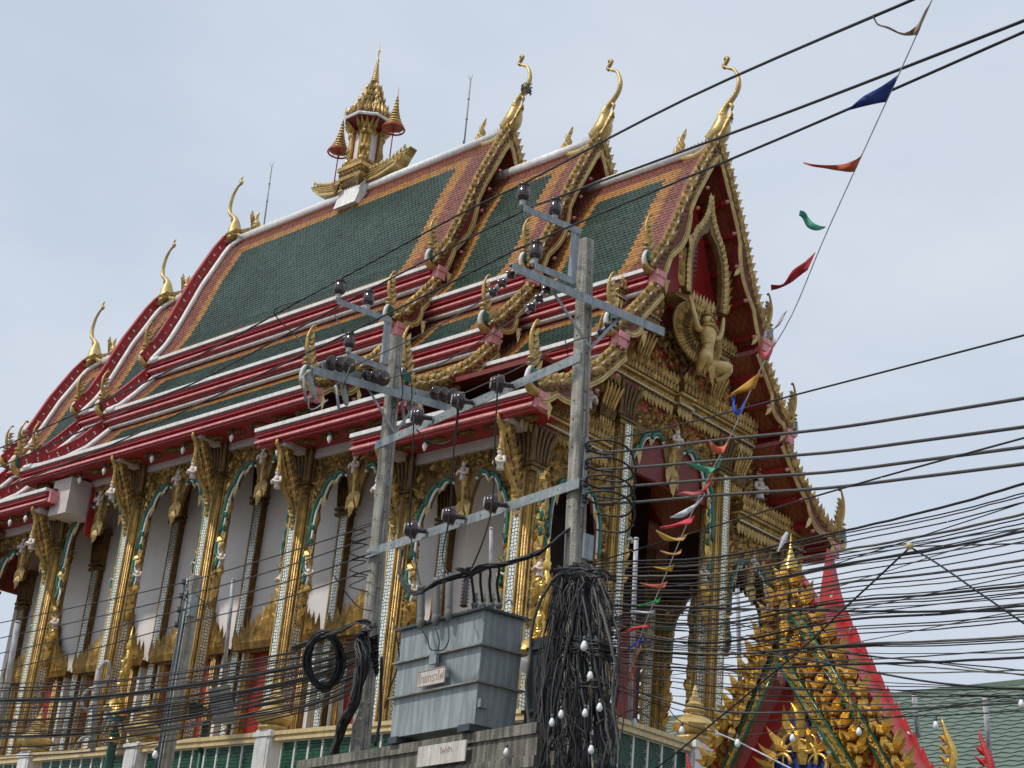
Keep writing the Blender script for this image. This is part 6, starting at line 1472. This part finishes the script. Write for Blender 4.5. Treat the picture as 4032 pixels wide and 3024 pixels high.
for k_ in range(11):                                              # right slope, outer and inner rows; left slope
    t = k_/10; flame_cluster(lerp(3150, 3588, t), lerp(2300, 3030, t), .78, 1); 
    if k_ < 9: flame_cluster(lerp(3140, 3470, t), lerp(2560, 3060, t), .72, 1)
    flame_cluster(lerp(3085, 2790, t)+14, lerp(2310, 3010, t), .80, -1)
    if k_ < 8: flame_cluster(lerp(3055, 2850, t), lerp(2520, 2990, t), .75, -1)
for y in (2300, 2365, 2430, 2500): flame_cluster(3108, y, .8, .1)
m = MB(); m.lathe(gp(3111, 2245), [(.15, -.04), (.11, 0), (.12, .04), (.08, .08), (.085, .11), (.045, .16), (.045, .19), (.02, .25), (.005, .46)], 10, 0); m.build('gilt_spirelet', ['goldb'], gate)
m = MB()
for (x, y, a, s) in ((3145, 2840, 90, 1.3), (3145, 2900, 90, 1.2), (3105, 2890, 120, 1), (3190, 2890, 60, 1), (3090, 2950, 150, 1.1), (3210, 2950, 30, 1.1), (3060, 2990, 160, 1), (3240, 2995, 20, 1), (3125, 2960, 100, 1), (3175, 2960, 80, 1), (3270, 3020, 10, 1.1), (3150, 3010, 90, 1.4), (3040, 3020, 170, .9)):
    m.leaf(gp(x, y)-Y*.02+Y*.06, V(math.cos(math.radians(a)), 0, math.sin(math.radians(a))), -Y, .34*s, .13*s, .08, 0, .8 if a > 90 else -.8)
for (cx_, cy_, r, a0, a1) in ((3145, 2990, .22, -.3, 3.4), (3075, 3010, .12, 0, 4.5), (3215, 3010, .12, -1.4, 3.1), (3110, 2925, .10, 1, 5), (3180, 2925, .10, -2, 2)):
    c = gp(cx_, cy_)+Y*.02; m.tube([c+X*(r*math.cos(t))+Z*(r*math.sin(t)) for t in np.linspace(a0, a1, 14)], rsm([.03, .012], 13), 6, 0)
m.build('tympanum_scrollwork', ['goldb'], gate)
m = MB(); m.lathe(gp(3078, 2655), [(0, -.13), (.07, -.06), (.08, 0), (0, .12)], 4, 0, sm=False); m.build('apex_pendant', ['pink'], gate)
# rear gable board, red with toothed edge, and the little roof joining them
RB = .95
def rp_(x, y): p = onp(x, y, V(0, GY+RB, 0), Y); return (p.x, p.z)
edge = [(3258, 2160), (3282, 2230), (3300, 2290)]
m = MB(); m.prism([rp_(*p) for p in ((3256, 2158), (3268, 2225), (3288, 2320), (3325, 2440), (3378, 2570), (3450, 2720), (3545, 2890), (3665, 3130), (3560, 3130), (3430, 2900), (3330, 2680), (3262, 2500), (3222, 2380), (3240, 2260))], (0, GY+RB, 0), X, Z, Y, .14, 0)
for k_ in range(13):
    t = k_/12; x, y = (3306+(t**1.12)*385), lerp(2390, 3120, t); a = onp(x-24, y+36, V(0, GY+RB, 0), Y)-Y*.02
    m.leaf(a, V(.20, 0, 1), -Y, .44, .22, .05, 0, -.25)
    for q_ in range(2): m.leaf(a+V(R.uniform(-.12, .1), -.03, R.uniform(0, .22)), V(R.uniform(-1, 1), 0, 1), -Y, .05, .035, .012, 1)
rb_ = m.build('rear_gable_board', ['redb', 'white'], gate)
ro = MB(); ap, al, ar = gp(3111, 2300), gp(2830, 3130), gp(3590, 3130)
for e in (al, ar): ro.add([ap, e, e+Y*RB, ap+Y*RB], [(0, 1, 2, 3)]); ro.add([ap-Z*.08, e-Z*.08, e-Z*.08+Y*RB, ap-Z*.08+Y*RB], [(3, 2, 1, 0)])
ro.build('gate_roof', ['redb'], gate)
for x, y, mt in ((3722, 3020, 'goldb'), (3870, 3070, 'redb'), (2700, 3075, 'redb')):
    m = MB(); c = onp(x, y+(130 if x < 3000 else 75), V(0, GY+.2, 0), Y); m.tube(smooth_path([c+X*-.12, c+X*.05+Z*.12, c+X*.1+Z*.34, c+X*.02+Z*.55, c+X*-.03+Z*.72], 3), rsm([.03, .055, .045, .03, .006], 3), 8, 0)
    for i in range(4): m.leaf(c+X*.04+Z*(.12+.11*i), V(-.8, 0, 1), -Y, .15, .08, .04, 0, -.4)
    m.build('side_roof_finial', [mt], gate)
for x in (2850, 3480):
    p = gp(x, 3000); m = MB(); m.bx(p.x-.3, p.x+.3, GY+.0, GY+.9, GZ, p.z-.5, 0); m.build('gate_pillar', ['cream'], gate)

# ------------------------------------------------------------------ pale green roofed building far right
bd = thing('green_roofed_building', 'distant building with a pale green tiled roof behind the gate', 'building', at(3800, 3000, 60))
r0, r1 = at(3380, 2752, 62), at(4200, 2680, 56); dn = V(0, 0, 0); d = (r1-r0); d.z = 0; L = d.length; d.normalize(); n = V(d.y, -d.x, 0); zr_ = (r0.z+r1.z)/2; r0.z = zr_; sl_ = (n*1.0-Z*.62).normalized()
m = MB(); EX = 12; r0 = r0-d*EX; L += EX*2; m.add([r0, r0+d*L, r0+d*L+sl_*9, r0+sl_*9], [(0, 1, 2, 3)]); m.add([r0, r0+d*L, r0+d*L-n*6-Z*3, r0-n*6-Z*3], [(3, 2, 1, 0)]); m.obox(r0+d*(L/2)+Z*.02, d*(L/2), n*.16, Z*.10, 0); rf = m.build('roof', ['groof'], bd)
t = MB(); up = n.cross(d)*-1; nn = d.cross(sl_).normalized(); nn = nn if nn.z > 0 else -nn
rows = 22; cols = int(L/.62)
for j in range(rows):
    for i in range(cols):
        a = r0+d*(L*i/cols)+sl_*(.35+.38*j)+nn*.02; wv = L/cols
        t.add([a+nn*.0, a+d*wv*.5+nn*.05, a+d*wv+nn*.0, a+d*wv+sl_*.36+nn*.03, a+d*wv*.5+sl_*.38+nn*.085, a+sl_*.36+nn*.03], [(0, 1, 4, 5), (1, 2, 3, 4)], 0)
        t.add([a+sl_*.36+nn*.032, a+d*wv*.5+sl_*.38+nn*.088, a+d*wv+sl_*.36+nn*.032, a+d*wv+sl_*.40-nn*.01, a+d*wv*.5+sl_*.42-nn*.01, a+sl_*.40-nn*.01], [(0, 1, 4, 5), (1, 2, 3, 4)], 1)
t.build('roof_tiling', ['groof', 'groofd'], rf, kind='stuff')
m = MB(); c = r0+d*(L/2)+sl_*5; m.obox((c.x-n.x*2, c.y-n.y*2, (GZ+c.z-3)/2), d*(L/2-.5), n*3, Z*((c.z-3-GZ)/2), 0); m.build('wall', ['wall'], bd)
